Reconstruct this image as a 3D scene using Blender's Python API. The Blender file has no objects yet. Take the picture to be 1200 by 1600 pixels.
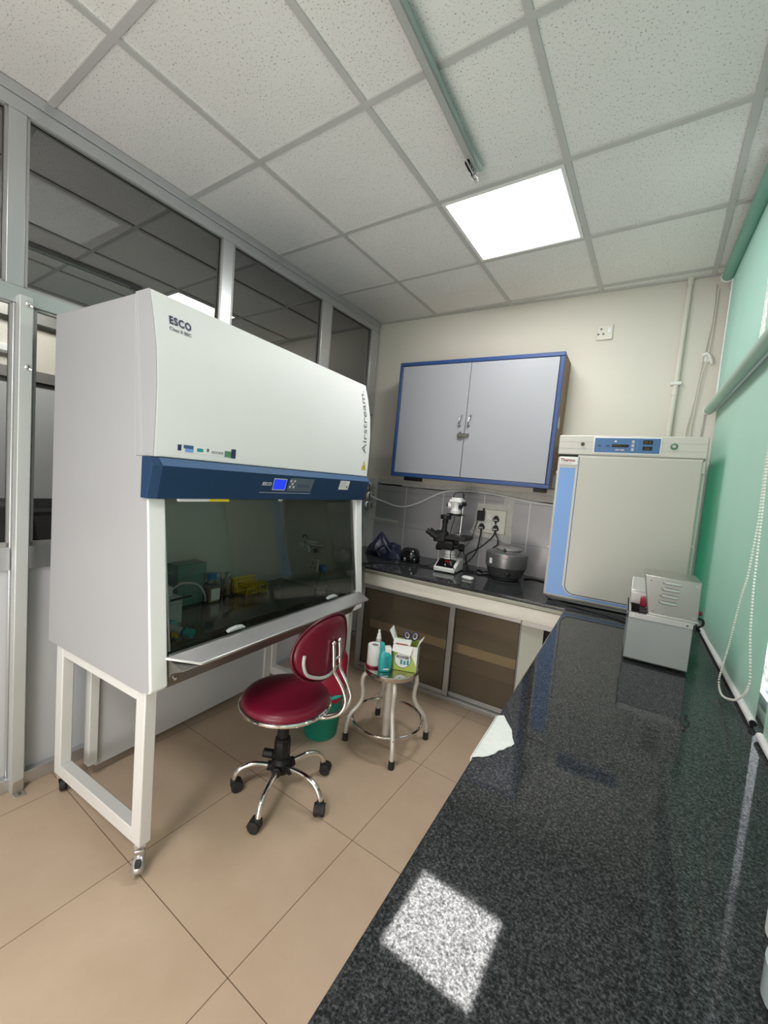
import bpy, bmesh, math, random
from mathutils import Vector, Matrix, Euler
random.seed(7)
SC = bpy.context.scene
COL = SC.collection
H = 2.857            # ceiling height
THG = math.radians(-2.52)   # ceiling grid / glass partition direction against the room
D = 2.428            # back wall
CT = 0.86            # worktop height
pi = math.pi

# ------------------------------------------------------------------ materials
MATS = {}
def nmat(name):
    m = bpy.data.materials.new(name); m.use_nodes = True
    nt = m.node_tree
    for n in list(nt.nodes): nt.nodes.remove(n)
    out = nt.nodes.new('ShaderNodeOutputMaterial')
    return m, nt, out
def mat(name, col, rough=0.5, metal=0.0, spec=0.5, var=0.06, scale=9.0, bump=0.0, coat=0.0, bscale=None, stretch=None):
    """painted / plastic / metal surface with slight procedural unevenness"""
    if name in MATS: return MATS[name]
    m, nt, out = nmat(name)
    b = nt.nodes.new('ShaderNodeBsdfPrincipled')
    b.inputs['Roughness'].default_value = rough
    b.inputs['Metallic'].default_value = metal
    b.inputs['Specular IOR Level'].default_value = spec
    b.inputs['Coat Weight'].default_value = coat
    tc = nt.nodes.new('ShaderNodeTexCoord')
    mp = nt.nodes.new('ShaderNodeMapping')
    if stretch: mp.inputs['Scale'].default_value = stretch
    nt.links.new(tc.outputs['Object'], mp.inputs['Vector'])
    n = nt.nodes.new('ShaderNodeTexNoise'); n.inputs['Scale'].default_value = scale; n.inputs['Detail'].default_value = 5
    nt.links.new(mp.outputs['Vector'], n.inputs['Vector'])
    mx = nt.nodes.new('ShaderNodeMixRGB'); mx.blend_type = 'MIX'
    c = list(col)
    mx.inputs[1].default_value = (*[max(0, v * (1 - var)) for v in c], 1)
    mx.inputs[2].default_value = (*[min(1, v * (1 + var)) for v in c], 1)
    nt.links.new(n.outputs['Fac'], mx.inputs[0])
    nt.links.new(mx.outputs[0], b.inputs['Base Color'])
    if bump:
        n2 = nt.nodes.new('ShaderNodeTexNoise'); n2.inputs['Scale'].default_value = bscale or 120; n2.inputs['Detail'].default_value = 3
        nt.links.new(mp.outputs['Vector'], n2.inputs['Vector'])
        bp = nt.nodes.new('ShaderNodeBump'); bp.inputs['Strength'].default_value = bump; bp.inputs['Distance'].default_value = 0.002
        nt.links.new(n2.outputs['Fac'], bp.inputs['Height']); nt.links.new(bp.outputs[0], b.inputs['Normal'])
    nt.links.new(b.outputs[0], out.inputs[0])
    MATS[name] = m
    return m
def emat(name, col, strength):
    m, nt, out = nmat(name)
    e = nt.nodes.new('ShaderNodeEmission'); e.inputs[0].default_value = (*col, 1); e.inputs[1].default_value = strength
    nt.links.new(e.outputs[0], out.inputs[0]); MATS[name] = m
    return m
def glassmat(name, tint, ior=1.5, rough=0.0, extra=0.0, body=None, bodyfac=0.0):
    """thin sheet / vessel glass: tinted straight-through light + Fresnel mirror + optional milky body"""
    m, nt, out = nmat(name)
    t = nt.nodes.new('ShaderNodeBsdfTransparent'); t.inputs[0].default_value = (*tint, 1)
    base = t.outputs[0]
    if body:
        d = nt.nodes.new('ShaderNodeBsdfDiffuse'); d.inputs[0].default_value = (*body, 1)
        mb = nt.nodes.new('ShaderNodeMixShader'); mb.inputs[0].default_value = bodyfac
        nt.links.new(base, mb.inputs[1]); nt.links.new(d.outputs[0], mb.inputs[2]); base = mb.outputs[0]
    g = nt.nodes.new('ShaderNodeBsdfGlossy'); g.inputs['Roughness'].default_value = rough
    f = nt.nodes.new('ShaderNodeFresnel'); f.inputs[0].default_value = ior
    mx = nt.nodes.new('ShaderNodeMixShader')
    if extra:
        a = nt.nodes.new('ShaderNodeMath'); a.operation = 'ADD'; a.inputs[1].default_value = extra; a.use_clamp = True
        nt.links.new(f.outputs[0], a.inputs[0]); nt.links.new(a.outputs[0], mx.inputs[0])
    else: nt.links.new(f.outputs[0], mx.inputs[0])
    nt.links.new(base, mx.inputs[1]); nt.links.new(g.outputs[0], mx.inputs[2])
    nt.links.new(mx.outputs[0], out.inputs[0]); MATS[name] = m
    return m
def frosted(name, col, fac):
    m, nt, out = nmat(name)
    t = nt.nodes.new('ShaderNodeBsdfTransparent'); t.inputs[0].default_value = (.9, .86, .76, 1)
    r = nt.nodes.new('ShaderNodeBsdfRefraction'); r.inputs['Roughness'].default_value = .28; r.inputs['IOR'].default_value = 1.04
    r.inputs[0].default_value = (.86, .80, .68, 1)
    d = nt.nodes.new('ShaderNodeBsdfDiffuse'); d.inputs[0].default_value = (*col, 1)
    g = nt.nodes.new('ShaderNodeBsdfGlossy'); g.inputs['Roughness'].default_value = .12
    m1 = nt.nodes.new('ShaderNodeMixShader'); m1.inputs[0].default_value = fac
    nt.links.new(r.outputs[0], m1.inputs[1]); nt.links.new(d.outputs[0], m1.inputs[2])
    f = nt.nodes.new('ShaderNodeFresnel'); f.inputs[0].default_value = 1.45
    m2 = nt.nodes.new('ShaderNodeMixShader'); nt.links.new(f.outputs[0], m2.inputs[0])
    nt.links.new(m1.outputs[0], m2.inputs[1]); nt.links.new(g.outputs[0], m2.inputs[2])
    nt.links.new(m2.outputs[0], out.inputs[0]); MATS[name] = m
    return m

def floor_mat():
    m, nt, out = nmat('floor_tiles'); N = nt.nodes.new; L = nt.links.new
    b = N('ShaderNodeBsdfPrincipled'); b.inputs['Roughness'].default_value = .33; b.inputs['Specular IOR Level'].default_value = .3
    tc = N('ShaderNodeTexCoord'); mp = N('ShaderNodeMapping')
    T = .585
    mp.vector_type = 'POINT'
    mp.inputs['Rotation'].default_value = (0, 0, -THG)
    L(tc.outputs['Object'], mp.inputs['Vector'])
    sp = N('ShaderNodeSeparateXYZ'); L(mp.outputs[0], sp.inputs[0])
    def line(o, off):
        a = N('ShaderNodeMath'); a.operation = 'SUBTRACT'; L(o, a.inputs[0]); a.inputs[1].default_value = off - 10 * T
        d = N('ShaderNodeMath'); d.operation = 'DIVIDE'; L(a.outputs[0], d.inputs[0]); d.inputs[1].default_value = T
        f = N('ShaderNodeMath'); f.operation = 'FRACT'; L(d.outputs[0], f.inputs[0])
        s = N('ShaderNodeMath'); s.operation = 'SUBTRACT'; L(f.outputs[0], s.inputs[0]); s.inputs[1].default_value = .5
        ab = N('ShaderNodeMath'); ab.operation = 'ABSOLUTE'; L(s.outputs[0], ab.inputs[0])
        g = N('ShaderNodeMath'); g.operation = 'GREATER_THAN'; L(ab.outputs[0], g.inputs[0]); g.inputs[1].default_value = .5 - .0023
        return g.outputs[0]
    mxm = N('ShaderNodeMath'); mxm.operation = 'MAXIMUM'
    L(line(sp.outputs[0], .2008), mxm.inputs[0]); L(line(sp.outputs[1], .0559), mxm.inputs[1])
    n = N('ShaderNodeTexNoise'); n.inputs['Scale'].default_value = 3.5; n.inputs['Detail'].default_value = 8; n.inputs['Roughness'].default_value = .65
    L(tc.outputs['Object'], n.inputs['Vector'])
    cr = N('ShaderNodeValToRGB'); cr.color_ramp.elements[0].position = .3; cr.color_ramp.elements[1].position = .75
    cr.color_ramp.elements[0].color = (.50, .37, .265, 1); cr.color_ramp.elements[1].color = (.58, .445, .33, 1)
    L(n.outputs['Fac'], cr.inputs[0])
    mx = N('ShaderNodeMixRGB'); L(mxm.outputs[0], mx.inputs[0]); L(cr.outputs[0], mx.inputs[1]); mx.inputs[2].default_value = (.13, .085, .055, 1)
    L(mx.outputs[0], b.inputs['Base Color'])
    bp = N('ShaderNodeBump'); bp.inputs['Strength'].default_value = .3; bp.inputs['Distance'].default_value = .001; bp.invert = True
    L(mxm.outputs[0], bp.inputs['Height']); L(bp.outputs[0], b.inputs['Normal'])
    L(b.outputs[0], out.inputs[0]); return m
def ceiling_mat():
    m, nt, out = nmat('mineral_fibre_tile'); N = nt.nodes.new; L = nt.links.new
    b = N('ShaderNodeBsdfPrincipled'); b.inputs['Roughness'].default_value = .95; b.inputs['Specular IOR Level'].default_value = .1
    tc = N('ShaderNodeTexCoord')
    n = N('ShaderNodeTexNoise'); n.inputs['Scale'].default_value = 150; n.inputs['Detail'].default_value = 2.5; n.inputs['Roughness'].default_value = .55
    L(tc.outputs['Object'], n.inputs['Vector'])
    cr = N('ShaderNodeValToRGB'); cr.color_ramp.elements[0].position = .31; cr.color_ramp.elements[1].position = .40
    cr.color_ramp.elements[0].color = (.33, .33, .32, 1); cr.color_ramp.elements[1].color = (.86, .855, .84, 1)
    L(n.outputs['Fac'], cr.inputs[0])
    n2 = N('ShaderNodeTexNoise'); n2.inputs['Scale'].default_value = 2.2; n2.inputs['Detail'].default_value = 3
    L(tc.outputs['Object'], n2.inputs['Vector'])
    mx = N('ShaderNodeMixRGB'); mx.blend_type = 'MULTIPLY'; mx.inputs[0].default_value = .12
    L(cr.outputs[0], mx.inputs[1]); L(n2.outputs['Fac'], mx.inputs[2])
    L(mx.outputs[0], b.inputs['Base Color'])
    bp = N('ShaderNodeBump'); bp.inputs['Strength'].default_value = .35; bp.inputs['Distance'].default_value = .003
    L(cr.outputs[0], bp.inputs['Height']); L(bp.outputs[0], b.inputs['Normal'])
    L(b.outputs[0], out.inputs[0]); return m
def granite_mat():
    m, nt, out = nmat('black_granite'); N = nt.nodes.new; L = nt.links.new
    b = N('ShaderNodeBsdfPrincipled'); b.inputs['Specular IOR Level'].default_value = .5
    tc = N('ShaderNodeTexCoord')
    n = N('ShaderNodeTexNoise'); n.inputs['Scale'].default_value = 260; n.inputs['Detail'].default_value = 3; n.inputs['Roughness'].default_value = .7
    L(tc.outputs['Object'], n.inputs['Vector'])
    cr = N('ShaderNodeValToRGB'); e = cr.color_ramp.elements
    e[0].position = .40; e[0].color = (.014, .0145, .016, 1); e[1].position = .78; e[1].color = (.125, .13, .138, 1)
    k = cr.color_ramp.elements.new(.55); k.color = (.040, .0415, .045, 1)
    L(n.outputs['Fac'], cr.inputs[0]); L(cr.outputs[0], b.inputs['Base Color'])
    n3 = N('ShaderNodeTexNoise'); n3.inputs['Scale'].default_value = 4; n3.inputs['Detail'].default_value = 4
    L(tc.outputs['Object'], n3.inputs['Vector'])
    mr = N('ShaderNodeMapRange'); mr.inputs[3].default_value = .02; mr.inputs[4].default_value = .075
    L(n3.outputs['Fac'], mr.inputs[0])
    L(mr.outputs[0], b.inputs['Roughness'])
    sp = N('ShaderNodeMapRange'); sp.inputs[1].default_value = .35; sp.inputs[2].default_value = .65; sp.inputs[3].default_value = .06; sp.inputs[4].default_value = .50
    L(n.outputs['Fac'], sp.inputs[0]); L(sp.outputs[0], b.inputs['Specular IOR Level'])
    L(b.outputs[0], out.inputs[0]); return m
def tile_mat():
    m, nt, out = nmat('grey_wall_tile'); N = nt.nodes.new; L = nt.links.new
    b = N('ShaderNodeBsdfPrincipled'); b.inputs['Roughness'].default_value = .22
    tc = N('ShaderNodeTexCoord'); sp = N('ShaderNodeSeparateXYZ'); L(tc.outputs['Object'], sp.inputs[0])
    def line(o, off, T, w):
        a = N('ShaderNodeMath'); a.operation = 'SUBTRACT'; L(o, a.inputs[0]); a.inputs[1].default_value = off - 10 * T
        d = N('ShaderNodeMath'); d.operation = 'DIVIDE'; L(a.outputs[0], d.inputs[0]); d.inputs[1].default_value = T
        f = N('ShaderNodeMath'); f.operation = 'FRACT'; L(d.outputs[0], f.inputs[0])
        s = N('ShaderNodeMath'); s.operation = 'SUBTRACT'; L(f.outputs[0], s.inputs[0]); s.inputs[1].default_value = .5
        ab = N('ShaderNodeMath'); ab.operation = 'ABSOLUTE'; L(s.outputs[0], ab.inputs[0])
        g = N('ShaderNodeMath'); g.operation = 'GREATER_THAN'; L(ab.outputs[0], g.inputs[0]); g.inputs[1].default_value = .5 - w / T
        return g.outputs[0]
    v = line(sp.outputs[0], .255, .345, .0035); h = line(sp.outputs[2], 1.125, .3, .002)
    n = N('ShaderNodeTexNoise'); n.inputs['Scale'].default_value = 5; n.inputs['Detail'].default_value = 6
    L(tc.outputs['Object'], n.inputs['Vector'])
    cr = N('ShaderNodeValToRGB'); cr.color_ramp.elements[0].color = (.34, .33, .345, 1); cr.color_ramp.elements[1].color = (.43, .415, .435, 1)
    L(n.outputs['Fac'], cr.inputs[0])
    m1 = N('ShaderNodeMixRGB'); L(h, m1.inputs[0]); L(cr.outputs[0], m1.inputs[1]); m1.inputs[2].default_value = (.22, .22, .22, 1)
    m2 = N('ShaderNodeMixRGB'); L(v, m2.inputs[0]); L(m1.outputs[0], m2.inputs[1]); m2.inputs[2].default_value = (.68, .67, .68, 1)
    L(m2.outputs[0], b.inputs['Base Color']); L(b.outputs[0], out.inputs[0]); return m
def wood_mat(name, c1, c2, sc=(2, 30, 30), rough=.6):
    m, nt, out = nmat(name); N = nt.nodes.new; L = nt.links.new
    b = N('ShaderNodeBsdfPrincipled'); b.inputs['Roughness'].default_value = rough
    tc = N('ShaderNodeTexCoord'); mp = N('ShaderNodeMapping'); mp.inputs['Scale'].default_value = sc
    L(tc.outputs['Object'], mp.inputs[0])
    n = N('ShaderNodeTexNoise'); n.inputs['Scale'].default_value = 1; n.inputs['Detail'].default_value = 6; n.inputs['Distortion'].default_value = .6
    L(mp.outputs[0], n.inputs['Vector'])
    cr = N('ShaderNodeValToRGB'); cr.color_ramp.elements[0].position = .3; cr.color_ramp.elements[1].position = .7
    cr.color_ramp.elements[0].color = (*c1, 1); cr.color_ramp.elements[1].color = (*c2, 1)
    L(n.outputs['Fac'], cr.inputs[0]); L(cr.outputs[0], b.inputs['Base Color']); L(b.outputs[0], out.inputs[0]); return m
def blind_mat(name, col, trans, tcol):
    m, nt, out = nmat(name); N = nt.nodes.new; L = nt.links.new
    d = N('ShaderNodeBsdfDiffuse'); t = N('ShaderNodeBsdfTranslucent'); t.inputs[0].default_value = (*tcol, 1)
    tc = N('ShaderNodeTexCoord')
    n = N('ShaderNodeTexNoise'); n.inputs['Scale'].default_value = 3; n.inputs['Detail'].default_value = 5
    L(tc.outputs['Object'], n.inputs['Vector'])
    mx = N('ShaderNodeMixRGB'); mx.inputs[1].default_value = (*[v * .93 for v in col], 1); mx.inputs[2].default_value = (*[v * 1.05 for v in col], 1)
    L(n.outputs['Fac'], mx.inputs[0]); L(mx.outputs[0], d.inputs[0])
    ms = N('ShaderNodeMixShader'); ms.inputs[0].default_value = trans
    L(d.outputs[0], ms.inputs[1]); L(t.outputs[0], ms.inputs[2]); L(ms.outputs[0], out.inputs[0]); return m
def window_glass():
    m, nt, out = nmat('patterned_window_glass'); N = nt.nodes.new; L = nt.links.new
    tc = N('ShaderNodeTexCoord'); mp = N('ShaderNodeMapping'); mp.inputs['Scale'].default_value = (1, 2.2, 1)
    L(tc.outputs['Object'], mp.inputs[0])
    n = N('ShaderNodeTexNoise'); n.inputs['Scale'].default_value = 26; n.inputs['Detail'].default_value = 3; n.inputs['Distortion'].default_value = 1.4
    L(mp.outputs[0], n.inputs['Vector'])
    cr = N('ShaderNodeValToRGB'); cr.color_ramp.elements[0].position = .38; cr.color_ramp.elements[1].position = .5
    cr.color_ramp.elements[0].color = (.62, .66, .68, 1); cr.color_ramp.elements[1].color = (1, 1, 1, 1)
    L(n.outputs['Fac'], cr.inputs[0])
    t = N('ShaderNodeBsdfTransparent'); L(cr.outputs[0], t.inputs[0])
    g = N('ShaderNodeBsdfGlossy'); g.inputs['Roughness'].default_value = .1
    ms = N('ShaderNodeMixShader'); ms.inputs[0].default_value = .06
    L(t.outputs[0], ms.inputs[1]); L(g.outputs[0], ms.inputs[2]); L(ms.outputs[0], out.inputs[0]); return m

M_floor = floor_mat(); M_ceil = ceiling_mat(); M_granite = granite_mat(); M_tile = tile_mat()
M_wall = mat('cream_wall_paint', (.72, .69, .625), .75, var=.04, scale=3, bump=.15, bscale=60)
M_plaster = mat('rough_plaster', (.60, .59, .56), .9, var=.22, scale=30, bump=.8, bscale=80)
M_grid = mat('ceiling_grid_metal', (.52, .52, .51), .5, var=.04)
M_alu = mat('aluminium_frame', (.62, .63, .65), .32, metal=.85, var=.06, scale=4, stretch=(1, 1, .15))
M_aludull = mat('dull_aluminium', (.42, .41, .40), .42, metal=.7, var=.12, scale=5)
M_post = mat('galvanised_post', (.56, .58, .57), .45, metal=.45, var=.08, scale=3)
M_postb = mat('post_fixing_metal', (.5, .45, .4), .4, metal=.7)
M_gasket = mat('black_gasket', (.012, .012, .013), .5)
M_panel = mat('grey_laminate_panel', (.55, .56, .58), .45, var=.03, scale=2)
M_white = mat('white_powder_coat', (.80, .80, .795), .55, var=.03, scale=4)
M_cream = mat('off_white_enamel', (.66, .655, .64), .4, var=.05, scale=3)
M_sideshade = mat('cabinet_side_shade_tone', (.37, .372, .385), .55, var=.04, scale=3)  # the cabinet's white coat, darkened to put side shade into the colour
M_seam = mat('panel_seam_grey', (.50, .50, .51), .5)
M_navy = mat('navy_plastic', (.012, .042, .105), .35, var=.06)
M_navyl = mat('blue_bevel_plastic', (.045, .11, .24), .65, var=.06)
M_steel = mat('brushed_steel', (.55, .55, .54), .26, metal=1, var=.1, scale=6, stretch=(40, 1, 40))
M_steelin = mat('chamber_steel', (.66, .65, .62), .38, metal=.5, var=.08, scale=4)
M_deck = mat('work_deck_steel', (.20, .195, .185), .13, metal=.75, var=.1, scale=3)
M_sill = mat('polished_sill_steel', (.74, .73, .72), .36, metal=1, var=.06)
M_apron = mat('dark_apron_steel', (.19, .18, .165), .4, metal=.7, var=.12)
M_chrome = mat('chrome', (.82, .81, .80), .09, metal=1, var=.02)
M_black = mat('black_plastic', (.010, .010, .011), .45, spec=.3, var=.2)
M_blackg = mat('glossy_black_plastic', (.008, .008, .009), .08, spec=.7)
M_rubber = mat('black_rubber', (.012, .012, .012), .65)
M_red = mat('maroon_vinyl', (.155, .004, .022), .33, var=.1, scale=5, bump=.12, bscale=300)
M_reddark = mat('maroon_vinyl_back', (.105, .005, .016), .4, var=.1, scale=5)
M_greypl = mat('grey_plastic_trim', (.45, .44, .42), .4)
M_bagred = mat('crimson_liner_bag', (.36, .008, .045), .35, var=.2, scale=14, bump=.5, bscale=40)
M_bucket = mat('teal_green_plastic', (.005, .235, .165), .4, var=.06)
M_buckrim = mat('teal_rim_plastic', (.02, .50, .38), .35)
M_stool = mat('stool_leg_paint', (.60, .575, .52), .35, metal=.25, var=.06)
M_stooltop = mat('stool_seat_steel', (.62, .60, .55), .12, metal=1, var=.05)
M_blue = mat('cobalt_edge_trim', (.026, .068, .215), .35, var=.1)
M_door = mat('grey_blue_laminate', (.37, .38, .415), .45, var=.05, scale=2.5)
M_ply = wood_mat('raw_plywood', (.16, .085, .035), (.33, .20, .095), (30, 30, 3))
M_shelf = wood_mat('pale_wood_shelf', (.70, .56, .38), (.82, .68, .50), (3, 25, 25))
M_brownin = mat('brown_cabinet_back', (.42, .32, .24), .7, var=.15, scale=3)
M_fascia = wood_mat('veined_cream_stone', (.60, .55, .48), (.80, .77, .71), (2.0, 20, 22), .35)
M_fasctop = mat('olive_grey_stone_edge', (.30, .285, .235), .3, var=.12, scale=12)
M_pier = mat('pale_green_pier_paint', (.58, .60, .53), .6, var=.05)
M_incub = mat('incubator_enamel', (.62, .60, .55), .36, var=.03, scale=3)
M_incubdoor = mat('incubator_door_enamel', (.54, .52, .47), .33, var=.03, scale=2)
M_incublue = mat('sky_blue_panel', (.19, .37, .76), .4, var=.03)
M_bluepanel = mat('control_panel_blue', (.05, .155, .36), .35, var=.05)
M_slot = mat('shadow_gap_black', (.006, .006, .007), .7)
M_bathgrey = mat('bath_grey_paint', (.36, .375, .375), .42, var=.05, scale=4)
M_keypad = mat('keypad_slate', (.09, .125, .155), .45)
M_bathsteel = mat('bath_stainless', (.46, .445, .42), .3, metal=.9, var=.12, scale=5)
M_bathsteel2 = mat('bath_stainless_light', (.60, .59, .57), .38, metal=.6, var=.08, scale=5)
M_cent = mat('centrifuge_hammered_grey', (.17, .175, .175), .33, metal=.55, var=.1, scale=60)
M_centd = mat('centrifuge_dark_grey', (.085, .088, .09), .4, metal=.4, var=.08)
M_centl = mat('centrifuge_light_grey', (.33, .335, .335), .3, metal=.5, var=.06)
M_bagnavy = mat('navy_bag_fabric', (.012, .015, .045), .45, var=.3, scale=20, bump=.5, bscale=70)
M_mint = blind_mat('mint_blind_upper', (.42, .62, .54), .11, (.50, .88, .70))
M_mint2 = blind_mat('mint_blind_lower', (.52, .665, .60), .11, (.06, .50, .26))
M_roller = mat('blind_roller_green', (.40, .55, .47), .5, var=.06)
M_rollerd = mat('blind_roller_deep_green', (.18, .38, .30), .5, var=.06)
M_ivory = mat('ivory_plastic', (.72, .70, .63), .45, var=.03)
M_whitepl = mat('white_plastic', (.82, .82, .81), .4, var=.02)
M_greytext = mat('grey_print', (.16, .16, .17), .6)
M_navytext = mat('navy_print', (.022, .03, .09), .5)
M_redtext = mat('dark_red_print', (.32, .02, .05), .5)
M_silver = mat('silver_print', (.5, .52, .55), .4)
M_yellow = mat('yellow_plastic', (.72, .47, .01), .45, var=.06)
M_yell = mat('warning_yellow', (.85, .66, .02), .5)
M_teal = mat('teal_bottle_plastic', (.03, .42, .44), .3, var=.05)
M_teald = mat('teal_label_plastic', (.015, .30, .32), .35)
M_lime = mat('lime_green_card', (.46, .56, .11), .55, var=.06)
M_card = mat('white_card', (.83, .83, .82), .6, var=.02)
M_paper = mat('rough_white_paper', (.74, .74, .73), .85, var=.05, bump=.6, bscale=90)
M_tealink = mat('teal_ink', (.01, .28, .36), .5)
M_capblue = mat('blue_cap_plastic', (.01, .16, .52), .4)
M_amber = mat('amber_liquid', (.42, .30, .12), .2)
M_brownliq = mat('brown_liquid', (.22, .10, .03), .25)
M_patch = mat('white_plaster_patch', (.84, .84, .83), .8, var=.1, scale=25, bump=1.2, bscale=60)
M_rod = mat('tube_fixture_grey', (.42, .44, .42), .45, var=.04)
M_led = emat('led_diffuser', (1, .99, .97), 15)
M_lcd = emat('blue_lcd', (.03, .07, 1.0), .9)
M_amberled = emat('yellow_digit', (.5, .42, .04), .35)
M_redled = emat('red_digit', (.5, .02, .02), .5)
M_greenb = mat('green_ring_plastic', (.10, .25, .14), .4)
M_sash = glassmat('sash_glass', (.84, .85, .81), 1.4, extra=.02)
M_mirror = glassmat('tinted_partition_glass', (.045, .048, .05), 1.5, extra=.29)
M_lower = glassmat('lower_partition_glass', (.72, .73, .72), 1.45)
M_clear = glassmat('clear_glass', (.97, .98, .98), 1.32, extra=.02)
M_clearpl = glassmat('clear_plastic', (.70, .78, .78), 1.4, .1, body=(.66, .76, .76), bodyfac=.68)
M_tealcl = glassmat('teal_clear_plastic', (.60, .78, .74), 1.3, .15, body=(.22, .42, .40), bodyfac=.45)
M_tubeg = glassmat('lamp_tube_glass', (.85, .93, .90), 1.4, body=(.45, .56, .53), bodyfac=.5)
M_frost = glassmat('frosted_sliding_glass', (.86, .82, .74), 1.4, .18, body=(.36, .33, .27), bodyfac=.13)
M_wglass = window_glass()
M_milky = glassmat('milky_plastic', (.8, .82, .8), 1.4, .2, body=(.72, .74, .73), bodyfac=.6)

# ------------------------------------------------------------------ mesh helpers
class MB:
    def __init__(s): s.v = []; s.f = []
    def add(s, vs, fs, M=None):
        o = len(s.v)
        s.v += [tuple(M @ Vector(v)) if M is not None else tuple(v) for v in vs]
        s.f += [tuple(i + o for i in f) for f in fs]; return s
    def box(s, a, b, M=None):
        x0, y0, z0 = a; x1, y1, z1 = b
        return s.add([(x0, y0, z0), (x1, y0, z0), (x1, y1, z0), (x0, y1, z0), (x0, y0, z1), (x1, y0, z1), (x1, y1, z1), (x0, y1, z1)],
                     [(0, 3, 2, 1), (4, 5, 6, 7), (0, 1, 5, 4), (1, 2, 6, 5), (2, 3, 7, 6), (3, 0, 4, 7)], M)
    def prism(s, poly, ax, a, b, M=None):
        """polygon (2D, in the two axes other than ax, cyclic order) extruded along ax from a to b"""
        n = len(poly)
        def P(p, t):
            return {'x': (t, p[0], p[1]), 'y': (p[0], t, p[1]), 'z': (p[0], p[1], t)}[ax]
        vs = [P(p, a) for p in poly] + [P(p, b) for p in poly]
        fs = [tuple(range(n - 1, -1, -1)), tuple(range(n, 2 * n))] + [(i, (i + 1) % n, n + (i + 1) % n, n + i) for i in range(n)]
        return s.add(vs, fs, M)
    def tube(s, path, r, n=10, closed=False, M=None, rs=None):
        P = [Vector(p) for p in path]; k = len(P); vs = []; fs = []
        T = []
        for i in range(k):
            if closed: t = P[(i + 1) % k] - P[i - 1]
            else: t = P[min(i + 1, k - 1)] - P[max(i - 1, 0)]
            T.append(t.normalized() if t.length > 1e-9 else Vector((0, 0, 1)))
        up = Vector((0, 0, 1)) if abs(T[0].z) < .9 else Vector((1, 0, 0))
        nrm = (up - T[0] * up.dot(T[0])).normalized()
        for i in range(k):
            nrm = nrm - T[i] * nrm.dot(T[i])
            nrm = nrm.normalized() if nrm.length > 1e-6 else T[i].orthogonal().normalized()
            bn = T[i].cross(nrm)
            rr = rs[i] if rs else r
            for j in range(n):
                a = 2 * pi * j / n
                vs.append(P[i] + nrm * (rr * math.cos(a)) + bn * (rr * math.sin(a)))
        m = k if closed else k - 1
        for i in range(m):
            i2 = (i + 1) % k
            for j in range(n):
                j2 = (j + 1) % n
                fs.append((i * n + j, i * n + j2, i2 * n + j2, i2 * n + j))
        if not closed:
            fs.append(tuple(range(n - 1, -1, -1))); fs.append(tuple((k - 1) * n + j for j in range(n)))
        return s.add(vs, fs, M)
    def lathe(s, prof, c=(0, 0, 0), n=28, M=None, sy=1.0, ring=False):
        """profile [(r, z)...] turned about the z axis through c"""
        vs = []; fs = []; k = len(prof)
        for r, z in prof:
            for j in range(n):
                a = 2 * pi * j / n
                vs.append((c[0] + r * math.cos(a), c[1] + r * sy * math.sin(a), c[2] + z))
        for i in range(k - 1):
            for j in range(n):
                j2 = (j + 1) % n
                fs.append((i * n + j, i * n + j2, (i + 1) * n + j2, (i + 1) * n + j))
        if ring:
            for j in range(n): fs.append(((k - 1) * n + j, (k - 1) * n + (j + 1) % n, (j + 1) % n, j))
            return s.add(vs, fs, M)
        if prof[0][0] > 1e-6: fs.append(tuple(range(n - 1, -1, -1)))
        if prof[-1][0] > 1e-6: fs.append(tuple((k - 1) * n + j for j in range(n)))
        return s.add(vs, fs, M)
    def cyl(s, p0, p1, r, n=20): return s.tube([p0, p1], r, n)
    def ball(s, c, r, n=14, sc=(1, 1, 1)):
        pr = [(r * math.sin(pi * i / n), -r * math.cos(pi * i / n)) for i in range(n + 1)]
        M = Matrix.Translation(c) @ Matrix.Diagonal((*sc, 1))
        return s.lathe([(max(a, 1e-5), b) for a, b in pr], (0, 0, 0), 2 * n, M)
    def build(s, name, m, parent=None, bevel=0, seg=2, smooth=32, world=True, solid=0, sub=0):
        me = bpy.data.meshes.new(name)
        vs = s.v
        if parent is not None and world:
            inv = parent_inv(parent); vs = [tuple(inv @ Vector(v)) for v in vs]
        me.from_pydata(vs, [], s.f); me.update()
        bm = bmesh.new(); bm.from_mesh(me); bmesh.ops.recalc_face_normals(bm, faces=bm.faces); bm.to_mesh(me); bm.free()
        me.materials.append(m)
        o = bpy.data.objects.new(name, me); COL.objects.link(o)
        if parent is not None: o.parent = parent
        if smooth:
            me.shade_smooth(); me.set_sharp_from_angle(angle=math.radians(smooth))
        if solid:
            md = o.modifiers.new('solid', 'SOLIDIFY'); md.thickness = solid; md.offset = 0
        if sub:
            md = o.modifiers.new('sub', 'SUBSURF'); md.levels = sub; md.render_levels = sub
        if bevel:
            md = o.modifiers.new('bev', 'BEVEL'); md.width = bevel; md.segments = seg; md.limit_method = 'ANGLE'; md.angle_limit = math.radians(35)
        return o
def wmat(o):
    M = Matrix.Translation(o.location) @ o.rotation_euler.to_matrix().to_4x4()
    return wmat(o.parent) @ M if o.parent else M
def parent_inv(o): return wmat(o).inverted()
def thing(name, label, cat, loc=(0, 0, 0), rotz=0, group=None):
    o = bpy.data.objects.new(name, None); COL.objects.link(o); o.empty_display_size = .05
    o.location = loc; o.rotation_euler = (0, 0, rotz); o['label'] = label; o['category'] = cat
    if group: o['group'] = group
    return o
def tag(o, label, cat, group=None):
    o['label'] = label; o['category'] = cat
    if group: o['group'] = group
    return o
def struct(o): o['kind'] = 'structure'; return o
def sempty(name, loc=(0, 0, 0), rotz=0):
    o = bpy.data.objects.new(name, None); COL.objects.link(o); o.location = loc; o.rotation_euler = (0, 0, rotz); o['kind'] = 'structure'; return o
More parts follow.
